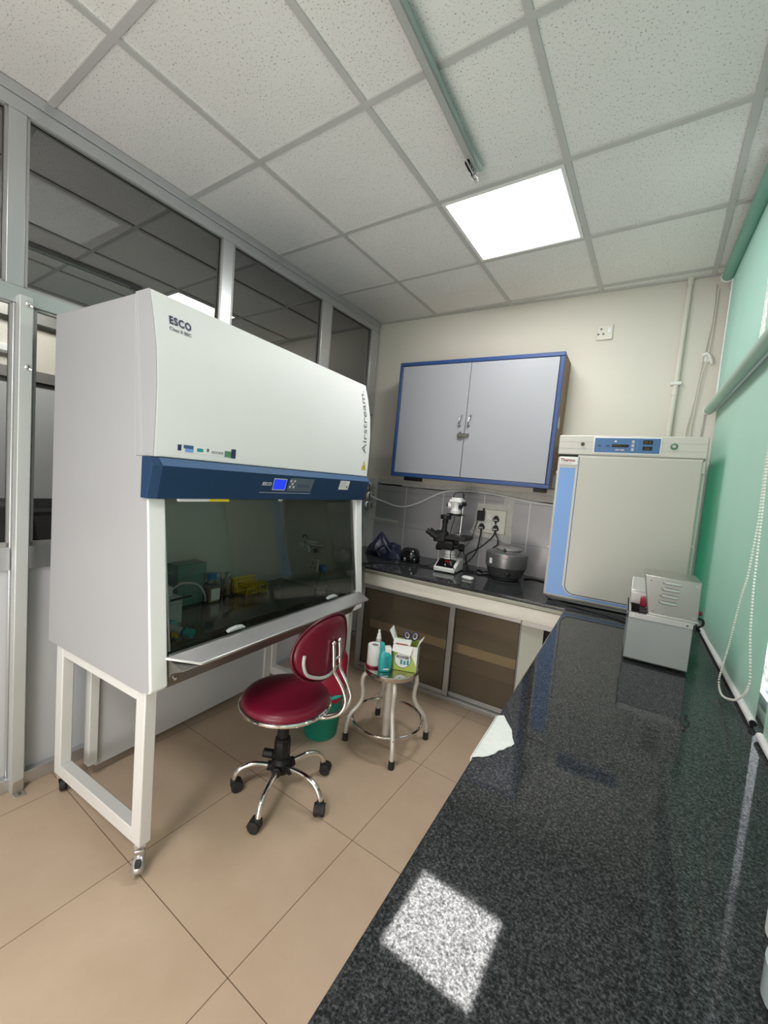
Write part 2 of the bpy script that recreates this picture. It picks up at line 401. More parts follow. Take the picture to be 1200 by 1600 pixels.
FACE_X = Matrix(((0, 0, 1), (1, 0, 0), (0, 1, 0))).to_4x4()      # text reads along +y, faces +x
FACE_NY = Matrix(((1, 0, 0), (0, 0, -1), (0, 1, 0))).to_4x4()    # text reads along +x, faces -y
def text(name, body, size, m, parent, M, align='LEFT', bold=0, sx=1.0, shear=0.0, world=False, warp=None, extrude=.0006, space=1.0):
    cu = bpy.data.curves.new(name, 'FONT'); cu.body = body; cu.size = size; cu.align_x = align; cu.offset = bold; cu.shear = shear; cu.extrude = extrude
    cu.space_character = space; cu.resolution_u = 3
    o = bpy.data.objects.new(name, cu); COL.objects.link(o)
    dg = bpy.context.evaluated_depsgraph_get(); dg.update()
    me = bpy.data.meshes.new_from_object(o.evaluated_get(dg))
    bpy.data.objects.remove(o, do_unlink=True); bpy.data.curves.remove(cu)
    me.transform(M @ Matrix.Diagonal((sx, 1, 1, 1)))
    if warp:
        for v in me.vertices: v.co = warp(v.co)
    if world and parent is not None: me.transform(parent_inv(parent))
    me.materials.clear(); me.materials.append(m); me.name = name
    ob = bpy.data.objects.new(name, me); COL.objects.link(ob)
    if parent is not None: ob.parent = parent
    return ob
def bez(pts, n=10):
    """Catmull-Rom through the points"""
    P = [Vector(p) for p in pts]; out = []
    for i in range(len(P) - 1):
        p0 = P[max(i - 1, 0)]; p1 = P[i]; p2 = P[i + 1]; p3 = P[min(i + 2, len(P) - 1)]
        for k in range(n):
            t = k / n
            out.append(.5 * ((2 * p1) + (-p0 + p2) * t + (2 * p0 - 5 * p1 + 4 * p2 - p3) * t * t + (-p0 + 3 * p1 - 3 * p2 + p3) * t ** 3))
    out.append(P[-1]); return out
def arc(c, r, a0, a1, n=16, ax='z'):
    o = []
    for i in range(n + 1):
        a = math.radians(a0 + (a1 - a0) * i / n)
        p = (r * math.cos(a), r * math.sin(a))
        o.append({'z': (c[0] + p[0], c[1] + p[1], c[2]), 'x': (c[0], c[1] + p[0], c[2] + p[1]), 'y': (c[0] + p[0], c[1], c[2] + p[1])}[ax])
    return o

# ------------------------------------------------------------------ room shell
struct(MB().box((-2.0, -2.2, -.1), (2.3, 2.6, 0)).build('floor', M_floor))
ce = struct(MB().box((-2.6, -2.9, 0), (2.7, 3.0, .08)).build('ceiling', M_ceil))
ce.location = (0, 0, H + .003); ce.rotation_euler = (0, 0, THG)
struct(MB().box((-2.0, D, 0), (2.3, D + .12, H + .02)).build('wall_back', M_wall, smooth=0))
struct(MB().box((-2.0, -2.3, 0), (2.3, -2.2, H + .02)).build('wall_front', M_wall, smooth=0))
struct(MB().box((-2.1, -2.3, 0), (-2.0, D + .1, H + .02)).build('wall_corridor', M_wall, smooth=0))
struct(MB().box((-2.0, -2.2, 1.945), (-1.955, D, 2.02)).build('trim_5', M_aludull, bevel=.003))
struct(MB().box((-2.0, -2.2, 1.925), (-1.965, D, 1.945)).build('trim_6', M_gasket))
struct(MB().box((-2.0, -2.2, 1.14), (-1.975, D, 1.925)).build('trim_7', M_panel))
struct(MB().box((-2.0, -2.2, 0), (-1.96, D, 1.14)).build('trim_8', M_centd))
struct(MB().box((-1.99, -2.2, 1.045), (-1.95, D, 1.07)).build('trim_9', M_cent))
struct(MB().box((-2.0, -2.2, 2.335), (-1.95, D, 2.52)).build('trim_10', M_aludull))
sl0 = thing('strip_light', 'white strip light seen through the glass pane left of the metal post', 'light', (-1.98, .2, 2.125))
MB().box((-2.0, -.45, 2.095), (-1.97, .40, 2.155)).build('casing', M_whitepl, sl0, bevel=.006)
MB().cyl((-1.965, -.43, 2.125), (-1.965, .38, 2.125), .013, 14).build('lamp_tube', emat('strip_lamp', (1, 1, .97), 1.6), sl0)
bg0 = thing('black_backpack', 'rounded black bag seen through the glass pane left of the metal post', 'bag', (-1.86, .28, .0))
MB().prism([(.10, .0), (.46, .0), (.47, .80), (.44, 1.02), (.38, 1.10), (.28, 1.125), (.18, 1.11), (.11, 1.02), (.09, .80)], 'x', -1.95, -1.80).build('bag_body', M_black, bg0, bevel=.03, seg=3)
# window wall on the right
w = MB()
w.box((2.03, -2.3, 0), (2.15, D + .1, CT + .03)); w.box((2.03, -2.3, 2.80), (2.15, D + .1, H + .02))
w.box((2.03, 2.34, CT), (2.15, D + .1, 2.82)); w.box((2.03, -2.3, CT), (2.15, -1.4, 2.82)); w.box((2.03, -1.4, 2.01), (2.15, 2.34, 2.08))
struct(w.build('wall_right', M_wall, smooth=0))
wi = 1
for (y0, y1, z0, z1) in ((.50, 2.34, CT + .03, 2.01), (-1.4, .44, CT + .03, 2.01), (1.18, 2.34, 2.08, 2.80), (-1.4, 1.12, 2.08, 2.80)):
    r = sempty('window_%d' % wi, (2.05, (y0 + y1) / 2, z0)); wi += 1
    fr = MB(); t = .035
    fr.box((2.03, y0, z0), (2.07, y1, z0 + t)); fr.box((2.03, y0, z1 - t), (2.07, y1, z1)); fr.box((2.03, y0, z0 + t), (2.07, y0 + t, z1 - t)); fr.box((2.03, y1 - t, z0 + t), (2.07, y1, z1 - t))
    fr.build('window_frame', M_alu, r)
    MB().box((2.046, y0 + t, z0 + t), (2.052, y1 - t, z1 - t)).build('pane', M_wglass, r)
mu = MB()
mu.box((2.035, .44, CT + .03), (2.05, .50, 2.01)); mu.box((2.035, 1.12, 2.08), (2.05, 1.18, 2.80))
struct(mu.build('window_mullion_glass', M_wglass))
# white window jamb strip beside the blind
struct(MB().box((1.985, 2.325, 2.03), (2.03, 2.345, 2.79)).build('trim_1', M_whitepl, bevel=.003))

# ceiling grid bars (turned with the ceiling)
g = MB(); xs = [.6 * i for i in range(-3, 5)]; ys = [.6 * i for i in range(-4, 5)]
for x in xs: g.box((x - .0125, -2.7, -.005), (x + .0125, 2.75, .006))
for y in ys:
    for x in xs: g.box((x + .0125, y - .0125, -.0048), (x + .5875, y + .0125, .006))
gb = struct(g.build('ceiling_grid_frame', M_grid)); gb.location = (0, 0, H); gb.rotation_euler = (0, 0, THG)
struct(MB().box((-.52, D - .022, H - .006), (2.03, D, H + .003)).build('trim_2', M_grid))

# ceiling light panel, one grid module
def in_grid(x, y, z=0):
    c, s = math.cos(THG), math.sin(THG); return (c * x - s * y, s * x + c * y, z)
L = thing('ceiling_light_panel', 'bright square white light panel set into the ceiling grid', 'light', in_grid(.9, 1.5, H), THG)
f = MB()
for (a, b) in (((-.285, -.285), (.285, -.268)), ((-.285, .268), (.285, .285)), ((-.285, -.268), (-.268, .268)), ((.268, -.268), (.285, .268))):
    f.box((*a, -.0075), (*b, .001))
f.build('frame', M_whitepl, L, world=False)
MB().box((-.267, -.267, -.0055), (.267, .267, -.001)).build('diffuser', M_led, L, world=False)

# long tube lamp on the ceiling
t = thing('tube_lamp', 'long thin tube lamp on a grey batten fixed across the ceiling tiles', 'light', (.905, .45, H))
MB().box((.888, -.35, H - .034), (.918, 1.02, H - .005)).build('batten', M_rod, t, bevel=.004)
MB().tube([(.926, -.35, H - .030), (.926, 1.015, H - .030)], .0095, 14).build('lamp_tube', M_tubeg, t)
MB().tube([(.898, .93, H - .047), (.898, 1.05, H - .047)], .011, 14).build('end_tube', M_clear, t)
MB().tube([(.898, 1.02, H - .047), (.898, 1.034, H - .047)], .0085, 14).build('lamp_cap', M_chrome, t)
MB().box((.918, .60, H - .022), (.922, .612, H - .01)).build('clip', M_black, t)

# ------------------------------------------------------------------ glass partition on the left (local u = out of the frame, v = along it)
PO = (-.538, .024, 0)
part = sempty('wall_left', PO, THG)
pm = MB(); VEND = 2.375; V0 = -2.15
def bar(v0, v1, z0, z1, u0=-.045, u1=.0): pm.box((u0, v0, z0), (u1, v1, z1))
bar(V0, VEND, 2.765, 2.815, u1=.002); bar(V0, VEND, 2.815, H, u0=-.05, u1=.008)
bar(V0, VEND, 2.05, 2.115, u1=.006)
bar(V0, VEND, .965, 1.065); bar(V0, VEND, 0, .058, u1=.02)
for v0, v1 in ((-.128, -.070), (.803, .875), (1.645, 1.745), (2.268, VEND), (-.96, -.90)): bar(v0, v1, 2.115, 2.765)
for v0, v1 in ((-.105, -.036), (.80, .87), (1.64, 1.74), (2.27, VEND), (-.96, -.90)): bar(v0, v1, .058, 2.05)
pm.build('aluminium_frame', M_alu, part, bevel=.003, world=False)
gk = MB()
cells = []
for (a, b) in ((-.90, -.128), (-.070, .803), (.875, 1.645), (1.745, 2.268), (V0, -.96)):
    cells.append((a, b, 2.115, 2.765, True))
for (a, b) in ((-.90, -.105), (-.036, .80), (.87, 1.64), (1.74, 2.27), (V0, -.96)):
    cells.append((a, b, 1.065, 2.05, False))
wi = 5
for (a, b, z0, z1, up) in cells:
    r = bpy.data.objects.new('window_%d' % wi, None); wi += 1; COL.objects.link(r); r['kind'] = 'structure'
    r.location = Matrix.Translation(PO) @ Matrix.Rotation(THG, 4, 'Z') @ Vector((0, (a + b) / 2, z0)); r.rotation_euler = (0, 0, THG)
    c = (a + b) / 2; t = .006
    fr = MB(); A, B, Z1 = a - c, b - c, z1 - z0
    fr.box((-.035, A, 0), (-.008, A + t, Z1)); fr.box((-.035, B - t, 0), (-.008, B, Z1)); fr.box((-.035, A + t, 0), (-.008, B - t, t)); fr.box((-.035, A + t, Z1 - t), (-.008, B - t, Z1))
    fr.build('gasket', M_gasket, r, world=False)
    fr = MB(); q = .009
    fr.box((-.016, A, 0), (-.001, A + q, Z1)); fr.box((-.016, B - q, 0), (-.001, B, Z1)); fr.box((-.016, A, Z1 - q), (-.001, B, Z1)); 
    if up: fr.box((-.016, A, 0), (-.001, B, .008))
    else: fr.box((-.016, A, 0), (-.001, B, .02))
    fr.build('glazing_bead', M_aludull, r, world=False)
    MB().box((-.025, A + t, t), (-.020, B - t, Z1 - t)).build('pane', M_mirror if up else M_lower, r, world=False)
pn = MB()
for (a, b) in ((V0, -.96), (-.90, -.105), (-.036, .80), (.87, 1.64), (1.74, 2.27)):
    pn.box((-.03, a, .058), (-.014, b, .965))
pn.build('panel', M_panel, part, world=False)
po = thing('metal_post', 'tall square grey metal post bolted to the floor before the glass partition', 'post', tuple(Matrix.Translation(PO) @ Matrix.Rotation(THG, 4, 'Z') @ Vector((.03, -.07, 0))), THG)
MB().box((-.026, -.028, 0), (.022, .016, 2.075)).build('shaft', M_post, po, bevel=.003, world=False)
MB().box((.022, -.026, 0), (.062, .014, .004)).box((.022, -.026, .004), (.026, .014, .055)).build('foot_plate', M_postb, po, bevel=.002, world=False)
MB().cyl((.045, -.006, .004), (.045, -.006, .011), .006, 8).build('bolt', M_apron, po, world=False)
for z in (1.80, 2.045): MB().ball((.026, -.004, z), .010, 8, (.8, 1, 1)).cyl((.022, -.004, z), (.030, .012, z - .008), .005, 8).build('clip', M_chrome, po, world=False)

# ------------------------------------------------------------------ biosafety cabinet (local: x out of its front, y along it)
BR = math.radians(.98); BO = (.279, .04, 0)
BM = Matrix.Translation(BO) @ Matrix.Rotation(BR, 4, 'Z')
def bw(u, v, z): return tuple(BM @ Vector((u, v, z)))
bc = thing('biosafety_cabinet', 'large white and blue biological safety cabinet with glass sash on a wheeled stand', 'lab cabinet', BO, BR)
def bb(mb, name, m, p=None, **k): return mb.build(name, m, p or bc, world=False, **k)
VL, VR = -.015, 1.280
prof = [(-.046, 2.022), (-.018, 1.93), (.004, 1.83), (.015, 1.72), (.016, 1.60), (.013, 1.484)]
def front_u(z):
    for (a, z0), (b, z1) in zip(prof, prof[1:]):
        if z1 <= z <= z0: return a + (b - a) * (z0 - z) / (z0 - z1)
    return prof[-1][0]
m = MB()
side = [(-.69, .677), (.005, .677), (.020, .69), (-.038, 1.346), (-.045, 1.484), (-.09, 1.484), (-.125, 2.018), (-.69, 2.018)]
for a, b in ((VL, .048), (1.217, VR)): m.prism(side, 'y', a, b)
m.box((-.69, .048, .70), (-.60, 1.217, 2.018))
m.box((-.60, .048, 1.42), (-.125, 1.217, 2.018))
bb(m, 'body', M_sideshade, smooth=0, bevel=.004)
# front columns that flank the sash
for a, b in ((VL - .001, .048), (1.217, VR + .001)):
    c = MB().prism([(.004, .676), (.046, .688), (.052, .70), (-.010, 1.347), (-.045, 1.347), (.004, .72)], 'y', a, b)
    sc0 = bb(c, 'side_column', M_white, bevel=.006)
    if a < 0: bb(MB().prism([(.004, .680), (.042, .692), (.046, .70), (-.014, 1.345), (-.045, 1.345), (.004, .72)], 'y', VL - .0018, VL - .0012), 'column_side_shade', M_sideshade, sc0, smooth=0)  # thin overlay painting the column's flank in the shaded tone
for ua, ub in ((-.124, -.058), (-.112, -.048)): bb(MB().prism([(ua, 2.012), (ua + .0025, 2.012), (ub + .0025, 1.488), (ub, 1.488)], 'y', VL - .0020, VL + .002), 'side_seam', M_seam, smooth=0)
# bulging upper front panel
pp = prof[::-1] + [(-.124, 2.022), (-.088, 1.484)]
fp = bb(MB().prism(pp, 'y', VL, VR), 'front_panel', M_white, bevel=.004, smooth=20)
bb(MB().prism(pp, 'y', VL - .0010, VL - .0002), 'panel_side_shade', M_sideshade, fp, smooth=0)  # end of the white panel covered in the darker tone, as painted shade
def warp(v): return Vector((front_u(v.z) + .0012 + (v.x > .0003) * .0004, v.y, v.z))
def ftext(name, body, size, mt, v, z, vert=False, **k):
    M = Matrix.Translation((0, v, z)) @ FACE_X
    if vert: M = M @ Matrix.Rotation(pi / 2, 4, 'Z')
    return text(name, body, size, mt, fp, M, warp=warp, **k)
ftext('logo_lettering', 'ESCO', .037, M_navytext, .037, 1.928, bold=.0014, sx=.80, space=1.18, shear=.06)
ftext('small_lettering', 'Class II BSC', .0165, M_navytext, .036, 1.906, sx=1.0)
ftext('side_lettering', 'Airstream.', .060, M_greytext, 1.238, 1.618, vert=True, sx=1.42)
# sticker strip
def fquad(mt, v0, v1, z0, z1, name, off=.001, tilt=0):
    q = MB(); n = 3
    vs = []
    for i in range(n + 1):
        z = z0 + (z1 - z0) * i / n; u = front_u(z) + off
        vs += [(u, v0, z), (u, v1, z)]
    q.add(vs, [(2 * i, 2 * i + 1, 2 * i + 3, 2 * i + 2) for i in range(n)])
    return bb(q, name, mt, fp, smooth=0)
fquad(M_whitepl, .060, .312, 1.508, 1.535, 'sticker_strip', .0006)
for mt, a, b, c, d in ((M_navytext, .066, .080, 1.512, 1.532), (M_navyl, .088, .126, 1.521, 1.533), (M_incublue, .094, .126, 1.510, 1.521), (M_teald, .140, .165, 1.515, 1.527),
                       (M_greytext, .180, .189, 1.518, 1.530), (M_greenb, .258, .288, 1.507, 1.530), (M_navytext, .288, .310, 1.505, 1.540)):
    fquad(mt, a, b, c, d, 'sticker_mark', .0014)
ftext('sticker_lettering', 'ISOCIDE', .013, M_greytext, .201, 1.515, sx=1.05)
# biohazard triangle
def wl(pts, name, mt, off):
    q = MB(); q.add([(front_u(z) + off, v, z) for v, z in pts], [tuple(range(len(pts)))]); return bb(q, name, mt, fp, smooth=0)
tc_, tz = 1.232, 1.522
wl([(tc_ - .025, tz), (tc_ + .025, tz), (tc_, tz + .056)], 'warning_edge', M_greytext, .001)
wl([(tc_ - .0215, tz + .002), (tc_ + .0215, tz + .002), (tc_, tz + .051)], 'warning_triangle', M_yell, .0016)
q = MB()
for a in (90, 210, 330):
    cx_, cz_ = tc_ + .006 * math.cos(math.radians(a)), tz + .017 + .006 * math.sin(math.radians(a))
    ring = [(cx_ + .0062 * math.cos(t * pi / 8), cz_ + .0062 * math.sin(t * pi / 8)) for t in range(16)]
    inr = [(cx_ + .0036 * math.cos(t * pi / 8), cz_ + .0036 * math.sin(t * pi / 8)) for t in range(16)]
    o = len(q.v); q.v += [(front_u(z) + .0022, v, z) for v, z in ring + inr]
    q.f += [(o + t, o + (t + 1) % 16, o + 16 + (t + 1) % 16, o + 16 + t) for t in range(16)]
bb(q, 'biohazard_symbol', M_greytext, fp, smooth=0)
# blue control bar
sec = [(-.036, 1.482), (.017, 1.482), (.037, 1.455), (.010, 1.345), (-.036, 1.345)]
k = MB(); stn = [(-.024, 0), (.004, 1), (1.276, 1), (1.286, 0)]
vs = []; 
for i, (v, fl) in enumerate(stn):
    for j, (u, z) in enumerate(sec):
        vv = v
        if i == 3 and j in (3, 4): vv -= .02
        if i == 2 and j in (3,): vv -= .012
        uu = u - (.012 if (not fl and j in (2,)) else 0) - (.012 if (not fl and j in (1, 3)) else 0)
        vs.append((uu, vv, z))
fs = [tuple(range(4, -1, -1)), tuple(range(15, 20))]
for i in range(3):
    for j in range(5): fs.append((i * 5 + j, i * 5 + (j + 1) % 5, (i + 1) * 5 + (j + 1) % 5, (i + 1) * 5 + j))
k.add(vs, fs)
cb = bb(k, 'control_bar', M_navy, smooth=0, bevel=.003)
bv = MB().add([(.0178, -.001, 1.4815), (.0178, 1.279, 1.4815), (.0372, 1.274, 1.4562), (.0372, .004, 1.4562)], [(0, 1, 2, 3)])
bb(bv, 'light_blue_bevel', M_navyl, cb, smooth=0)
# sloping face frame: s up the face, from z=1.345 to 1.455
def face(s, off): 
    u0, z0, u1, z1 = .010, 1.345, .037, 1.455
    n = Vector((z1 - z0, 0, -(u1 - u0))).normalized()
    return Vector((u0 + (u1 - u0) * s, 0, z0 + (z1 - z0) * s)) + n * off
def cq(mt, v0, v1, s0, s1, name, off=.001, shear=0.0, p=None):
    q = MB(); vs = []
    for s in (s0, s1):
        P = face(s, off)
        for v in (v0, v1): vs.append((P.x, v + shear * (s - s0), P.z))
    q.add(vs, [(0, 1, 3, 2)]); return bb(q, name, mt, p or cb, smooth=0)
def ctext(body, size, mt, v, s, name, **k):
    P = face(s, .001); tl = math.atan2(.037 - .010, 1.455 - 1.345)
    M = Matrix.Translation((P.x, v, P.z)) @ Matrix.Rotation(tl, 4, 'Y') @ FACE_X
    return text(name, body, size, mt, cb, M, **k)
ctext('ESCO', .020, M_silver, .445, .56, 'bar_lettering', sx=1.05, shear=.15, bold=.0006)
cq(M_lcd, .512, .584, .42, .82, 'display')
cq(M_silver, .508, .588, .38, .86, 'display_bezel', .0005)
cq(M_keypad, .598, .765, .36, .92, 'keypad', .0005, .02)
for i in range(4):
    q = MB(); ct = face(.62, .0012)
    q.tube([(ct.x, .672 + i * .022 + .006 * math.cos(a * pi / 6), ct.z + .006 * math.sin(a * pi / 6)) for a in range(12)], .0011, 5, True)
    bb(q, 'keypad_button', M_navytext, cb)
for v, s in ((.608, .80), (.608, .55), (.632, .80), (.632, .55), (.620, .68)): cq(M_silver, v, v + .013, s - .06, s + .04, 'keypad_key', .0012)
cq(M_silver, .44, .77, .27, .29, 'print_line', .0006)
cq(M_whitepl, .985, 1.072, .52, .96, 'rating_sticker', .0012, .006)
for i in range(4): cq(M_seam, .995, 1.045, .64 + i * .075, .66 + i * .075, 'rating_print', .0018)
cq(M_greytext, 1.052, 1.062, .60, .72, 'rating_mark', .0018)
b2 = MB().box((-.012, .09, 1.335), (.004, .21, 1.346)); bb(b2, 'lamp_strip', M_whitepl, cb)
b2 = MB().box((-.012, .21, 1.335), (.004, .30, 1.346)); bb(b2, 'yellow_strip', M_yell, cb)
# chamber
c = MB()
c.box((-.60, .050, .70), (-.545, 1.215, 1.42)); c.box((-.60, .048, 1.40), (-.05, 1.217, 1.42))
bb(c, 'chamber_back', M_steelin)
for a, b in ((.048, .054), (1.205, 1.217)): bb(MB().prism([(-.545, .775), (.02, .775), (-.04, 1.346), (-.05, 1.40), (-.545, 1.40)], 'y', a, b), 'chamber_side_wall', M_steelin)
bb(MB().box((-.60, .048, .745), (-.088, 1.217, .775)), 'work_deck', M_deck)
# front grille with slots
bb(MB().box((-.088, .054, .745), (.046, 1.211, .766)), 'grille_base', M_slot)
g2 = MB()
for i in range(9): g2.box((-.086 + i * .0145, .054, .766), (-.080 + i * .0145, 1.211, .778))
for j in range(13): g2.box((-.086, .054 + j * .0965, .766), (.046, .058 + j * .0965, .777))
bb(g2, 'front_grille', M_apron, smooth=0)
# sill (arm rest) and apron
s = MB()
pl = [(.052, .030), (.052, 1.236), (.130, 1.222), (.130, .120)]
zz = {.052: .804, .130: .776}
s.add([(u, v, zz[u]) for u, v in pl] + [(u, v, zz[u] - .010) for u, v in pl], [(0, 1, 2, 3), (7, 6, 5, 4), (0, 4, 5, 1), (1, 5, 6, 2), (2, 6, 7, 3), (3, 7, 4, 0)])
s.box((.034, .052, .770), (.056, 1.214, .803))
bb(s, 'sill', M_sill, bevel=.003)
ap = MB().prism([(.036, .790), (.125, .768), (.062, .742), (.020, .672), (-.05, .672), (-.05, .745)], 'y', .050, 1.215)
ap.box((-.60, .05, .672), (-.05, 1.215, .70))
bb(ap, 'apron', M_apron, smooth=0, bevel=.002)
bb(MB().cyl((.044, .075, .712), (.05, .075, .71), .006, 12), 'apron_screw', M_chrome)
# sash
def su(z): return -.040 + (.040 + .036) * (1.36 - z) / (1.36 - .812)
sh = MB().add([(su(1.36), .049, 1.36), (su(1.36), 1.216, 1.36), (su(.812), 1.216, .812), (su(.812), .049, .812)], [(0, 1, 2, 3)])
sa = bb(sh, 'sash', M_sash, smooth=0)
for v in (.050, 1.208):
    fr = MB(); fr.add([(su(1.35), v, 1.35), (su(1.35), v + .007, 1.35), (su(.815), v + .007, .815), (su(.815), v, .815), (su(1.35) + .006, v, 1.35), (su(1.35) + .006, v + .007, 1.35), (su(.815) + .006, v + .007, .815), (su(.815) + .006, v, .815)],
           [(0, 3, 2, 1), (4, 5, 6, 7), (0, 1, 5, 4), (1, 2, 6, 5), (2, 3, 7, 6), (3, 0, 4, 7)])
    bb(fr, 'sash_edge', M_steel, sa)
for v in (.335, .975):
    h = MB(); n = 10
    top = [(su(.83) + .004, v + .045 * math.cos(pi * i / n), .820 + .013 * math.sin(pi * i / n)) for i in range(n + 1)]
    h.add(top + [(p[0] + .016, p[1], p[2] - .004) for p in top], [tuple(range(n, -1, -1)), tuple(range(n + 1, 2 * n + 2))] + [(i, i + 1, n + 2 + i, n + 1 + i) for i in range(n)] + [(n, 0, n + 1, 2 * n + 1)])
    bb(h, 'sash_handle', M_milky, sa, bevel=.002)
# gas taps and socket inside on the right wall
for u, z in ((-.335, 1.062), (-.285, 1.045)):
    tp = MB().cyl((u, 1.205, z), (u, 1.165, z), .008, 12).tube([(u, 1.17, z), (u + .05, 1.165, z - .004), (u + .11, 1.16, z + .004)], .0055, 10).cyl((u, 1.168, z - .02), (u, 1.168, z + .025), .006, 10)
    t0 = bb(tp, 'gas_tap', M_chrome)
    bb(MB().cyl((u - .012, 1.155, z - .032), (u - .012, 1.145, z - .034), .022, 18), 'tap_knob', M_whitepl, t0, bevel=.003)
for u, z in ((-.362, 1.078), (-.272, 1.0)): bb(MB().cyl((u, 1.206, z), (u, 1.192, z), .013, 16), 'port', M_blackg)
so = bb(MB().box((-.315, 1.194, .872), (-.243, 1.206, .945)), 'socket', M_ivory, bevel=.003)
q = MB()
for a, b in ((-.279, .922), (-.295, .892), (-.263, .892)): q.cyl((a, 1.1945, b), (a, 1.193, b), .0055, 10)
bb(q, 'socket_hole', M_greytext, so)
bb(MB().add([(-.290, 1.1932, .910), (-.268, 1.1932, .910), (-.279, 1.1932, .932)], [(0, 1, 2)]), 'socket_sticker', M_yell, so, smooth=0)
bb(MB().cyl((-.50, .62, 1.345), (.0 - .03, .62, 1.345), .012, 12), 'chamber_lamp', M_whitepl)
# stand
def leg(u0, u1, v0, v1): return bb(MB().box((u0, v0, .098), (u1, v1, .675)), 'leg', M_cream, bevel=.004)
for v0, v1 in ((0, .044), (1.221, 1.265)):
    leg(-.055, 0, v0, v1); leg(-.648, -.595, v0, v1)
    bb(MB().box((-.595, v0, .630), (-.055, v1, .675)), 'upper_rail', M_cream, bevel=.003)
    bb(MB().box((-.595, v0, .098), (-.055, v1, .150)), 'lower_rail', M_cream, bevel=.003)
bb(MB().box((-.632, .150, .052), (-.618, 1.221, .672)), 'back_panel', M_panel, bevel=.002)
bb(MB().box((-.645, .112, .075), (-.600, .150, .672)), 'back_post', M_cream, bevel=.003)
bb(MB().box((-.645, 1.168, .05), (-.606, 1.221, .672)), 'back_post', M_cream, bevel=.003)
def caster(u, v, a, brake=True):
    M = Matrix.Translation((u, v, 0)) @ Matrix.Rotation(a, 4, 'Z')
    c = MB().box((-.020, -.020, .082), (.020, .020, .099), M)
    for s_ in (-1, 1): c.prism([(-.014, .082), (.016, .082), (.034, .034), (.022, .024)], 'y', s_ * .016 - .0015, s_ * .016 + .0015, M)
    c0 = bb(c, 'caster', M_postb, bevel=.001)
    W = M @ Matrix.Translation((.024, 0, .034)) @ Matrix.Rotation(pi / 2, 4, 'X')
    bb(MB().lathe([(.008, -.0125), (.030, -.0125), (.034, -.008), (.034, .008), (.030, .0125), (.008, .0125)], n=24, M=W), 'wheel', M_rubber, c0)
    if brake:
        b = MB().add([(.030, -.014, .075), (.030, .014, .075), (.052, .021, .046), (.052, -.021, .046), (.066, .018, .028), (.066, -.018, .028)], [(0, 1, 2, 3), (3, 2, 4, 5)], M)
        bb(b, 'brake_pedal', M_sill, c0, solid=.003, smooth=60)
        bb(MB().box((.018, -.017, .056), (.034, .017, .088), M), 'brake_housing', M_steel, c0, bevel=.003)
caster(-.027, .024, math.radians(-40)); caster(-.62, .024, math.radians(150), False)
caster(-.027, 1.243, math.radians(100)); caster(-.62, 1.243, math.radians(170), False)

# ------------------------------------------------------------------ things inside the cabinet
DZ = .7755
def rackbox(name, label, c, size, rz, mt, lidm, cat='box', nt=0, group=None):
    t = thing(name, label, cat, c, rz, group)
    x, y, z = size[0] / 2, size[1] / 2, size[2]
    def hollow(x, y, z0, z1, wl=.003, bottom=True):
        m = MB(); m.box((-x, -y, z0), (-x + wl, y, z1)); m.box((x - wl, -y, z0), (x, y, z1)); m.box((-x, -y, z0), (x, -y + wl, z1)); m.box((-x, y - wl, z0), (x, y, z1))
        if bottom: m.box((-x, -y, z0), (x, y, z0 + wl))
        return m
    hollow(x, y, 0, z * .72).build('tray', mt, t, world=False)
    l = MB().box((-x - .002, -y - .002, z * .72), (x + .002, y + .002, z)); l.build('lid', lidm, t, world=False, bevel=.004)
    if nt:
        for i in range(nt):
            MB().box((-x + .006, -y + (i + .5) * 2 * y / nt - .004, .006), (x + .0015, -y + (i + .5) * 2 * y / nt + .004, z * .68)).build('rib', lidm, t, world=False)
    return t
tb = rackbox('pipette_tip_box', 'clear plastic tip box with a black strip, lowest of the pile at the cabinet left', (-.075, .270, DZ), (.15, .15, .115), .05, M_clearpl, M_clearpl, 'box', 4)
MB().box((.0765, .015, .103), (.0785, .118, .113)).build('black_strip', M_blackg, tb, world=False)
rackbox('tip_rack', 'shallow clear tip rack resting on the tip box with the black strip', (-.09, .245, DZ + .1155), (.12, .15, .045), -.1, M_clearpl, M_milky, 'box', 3)
rackbox('centrifuge_tube_box', 'pale teal lidded box behind the blue capped bottle', (-.235, .515, DZ), (.10, .155, .205), .03, M_tealcl, M_tealcl, 'box', 6)
tg = MB().tube(bez([(-.07, .335, .905), (-.03, .36, .94), (-.02, .43, .925), (-.01, .46, .88), (-.02, .475, .84)], 8), .005, 8).build('plastic_tubing', M_milky)
tag(tg, 'loop of pale plastic tubing hanging beside the clear tip boxes', 'tubing')
b = thing('reagent_bottle', 'square glass bottle of yellow medium with blue cap and white label', 'bottle', (-.165, .612, DZ))
MB().prism([(-.031, -.026), (-.026, -.031), (.026, -.031), (.031, -.026), (.031, .026), (.026, .031), (-.026, .031), (-.031, .026)], 'z', 0, .088).lathe([(.031, .088), (.027, .10), (.019, .112), (.019, .122)], n=16).build('body', M_clear, b, world=False)
MB().box((-.027, -.027, .003), (.027, .027, .075)).build('medium', M_amber, b, world=False)
MB().lathe([(.023, .118), (.024, .12), (.024, .146), (.022, .148)], n=24).build('cap', M_capblue, b, world=False)
MB().box((.0315, -.02, .012), (.0325, .030, .072)).build('label', M_card, b, world=False)
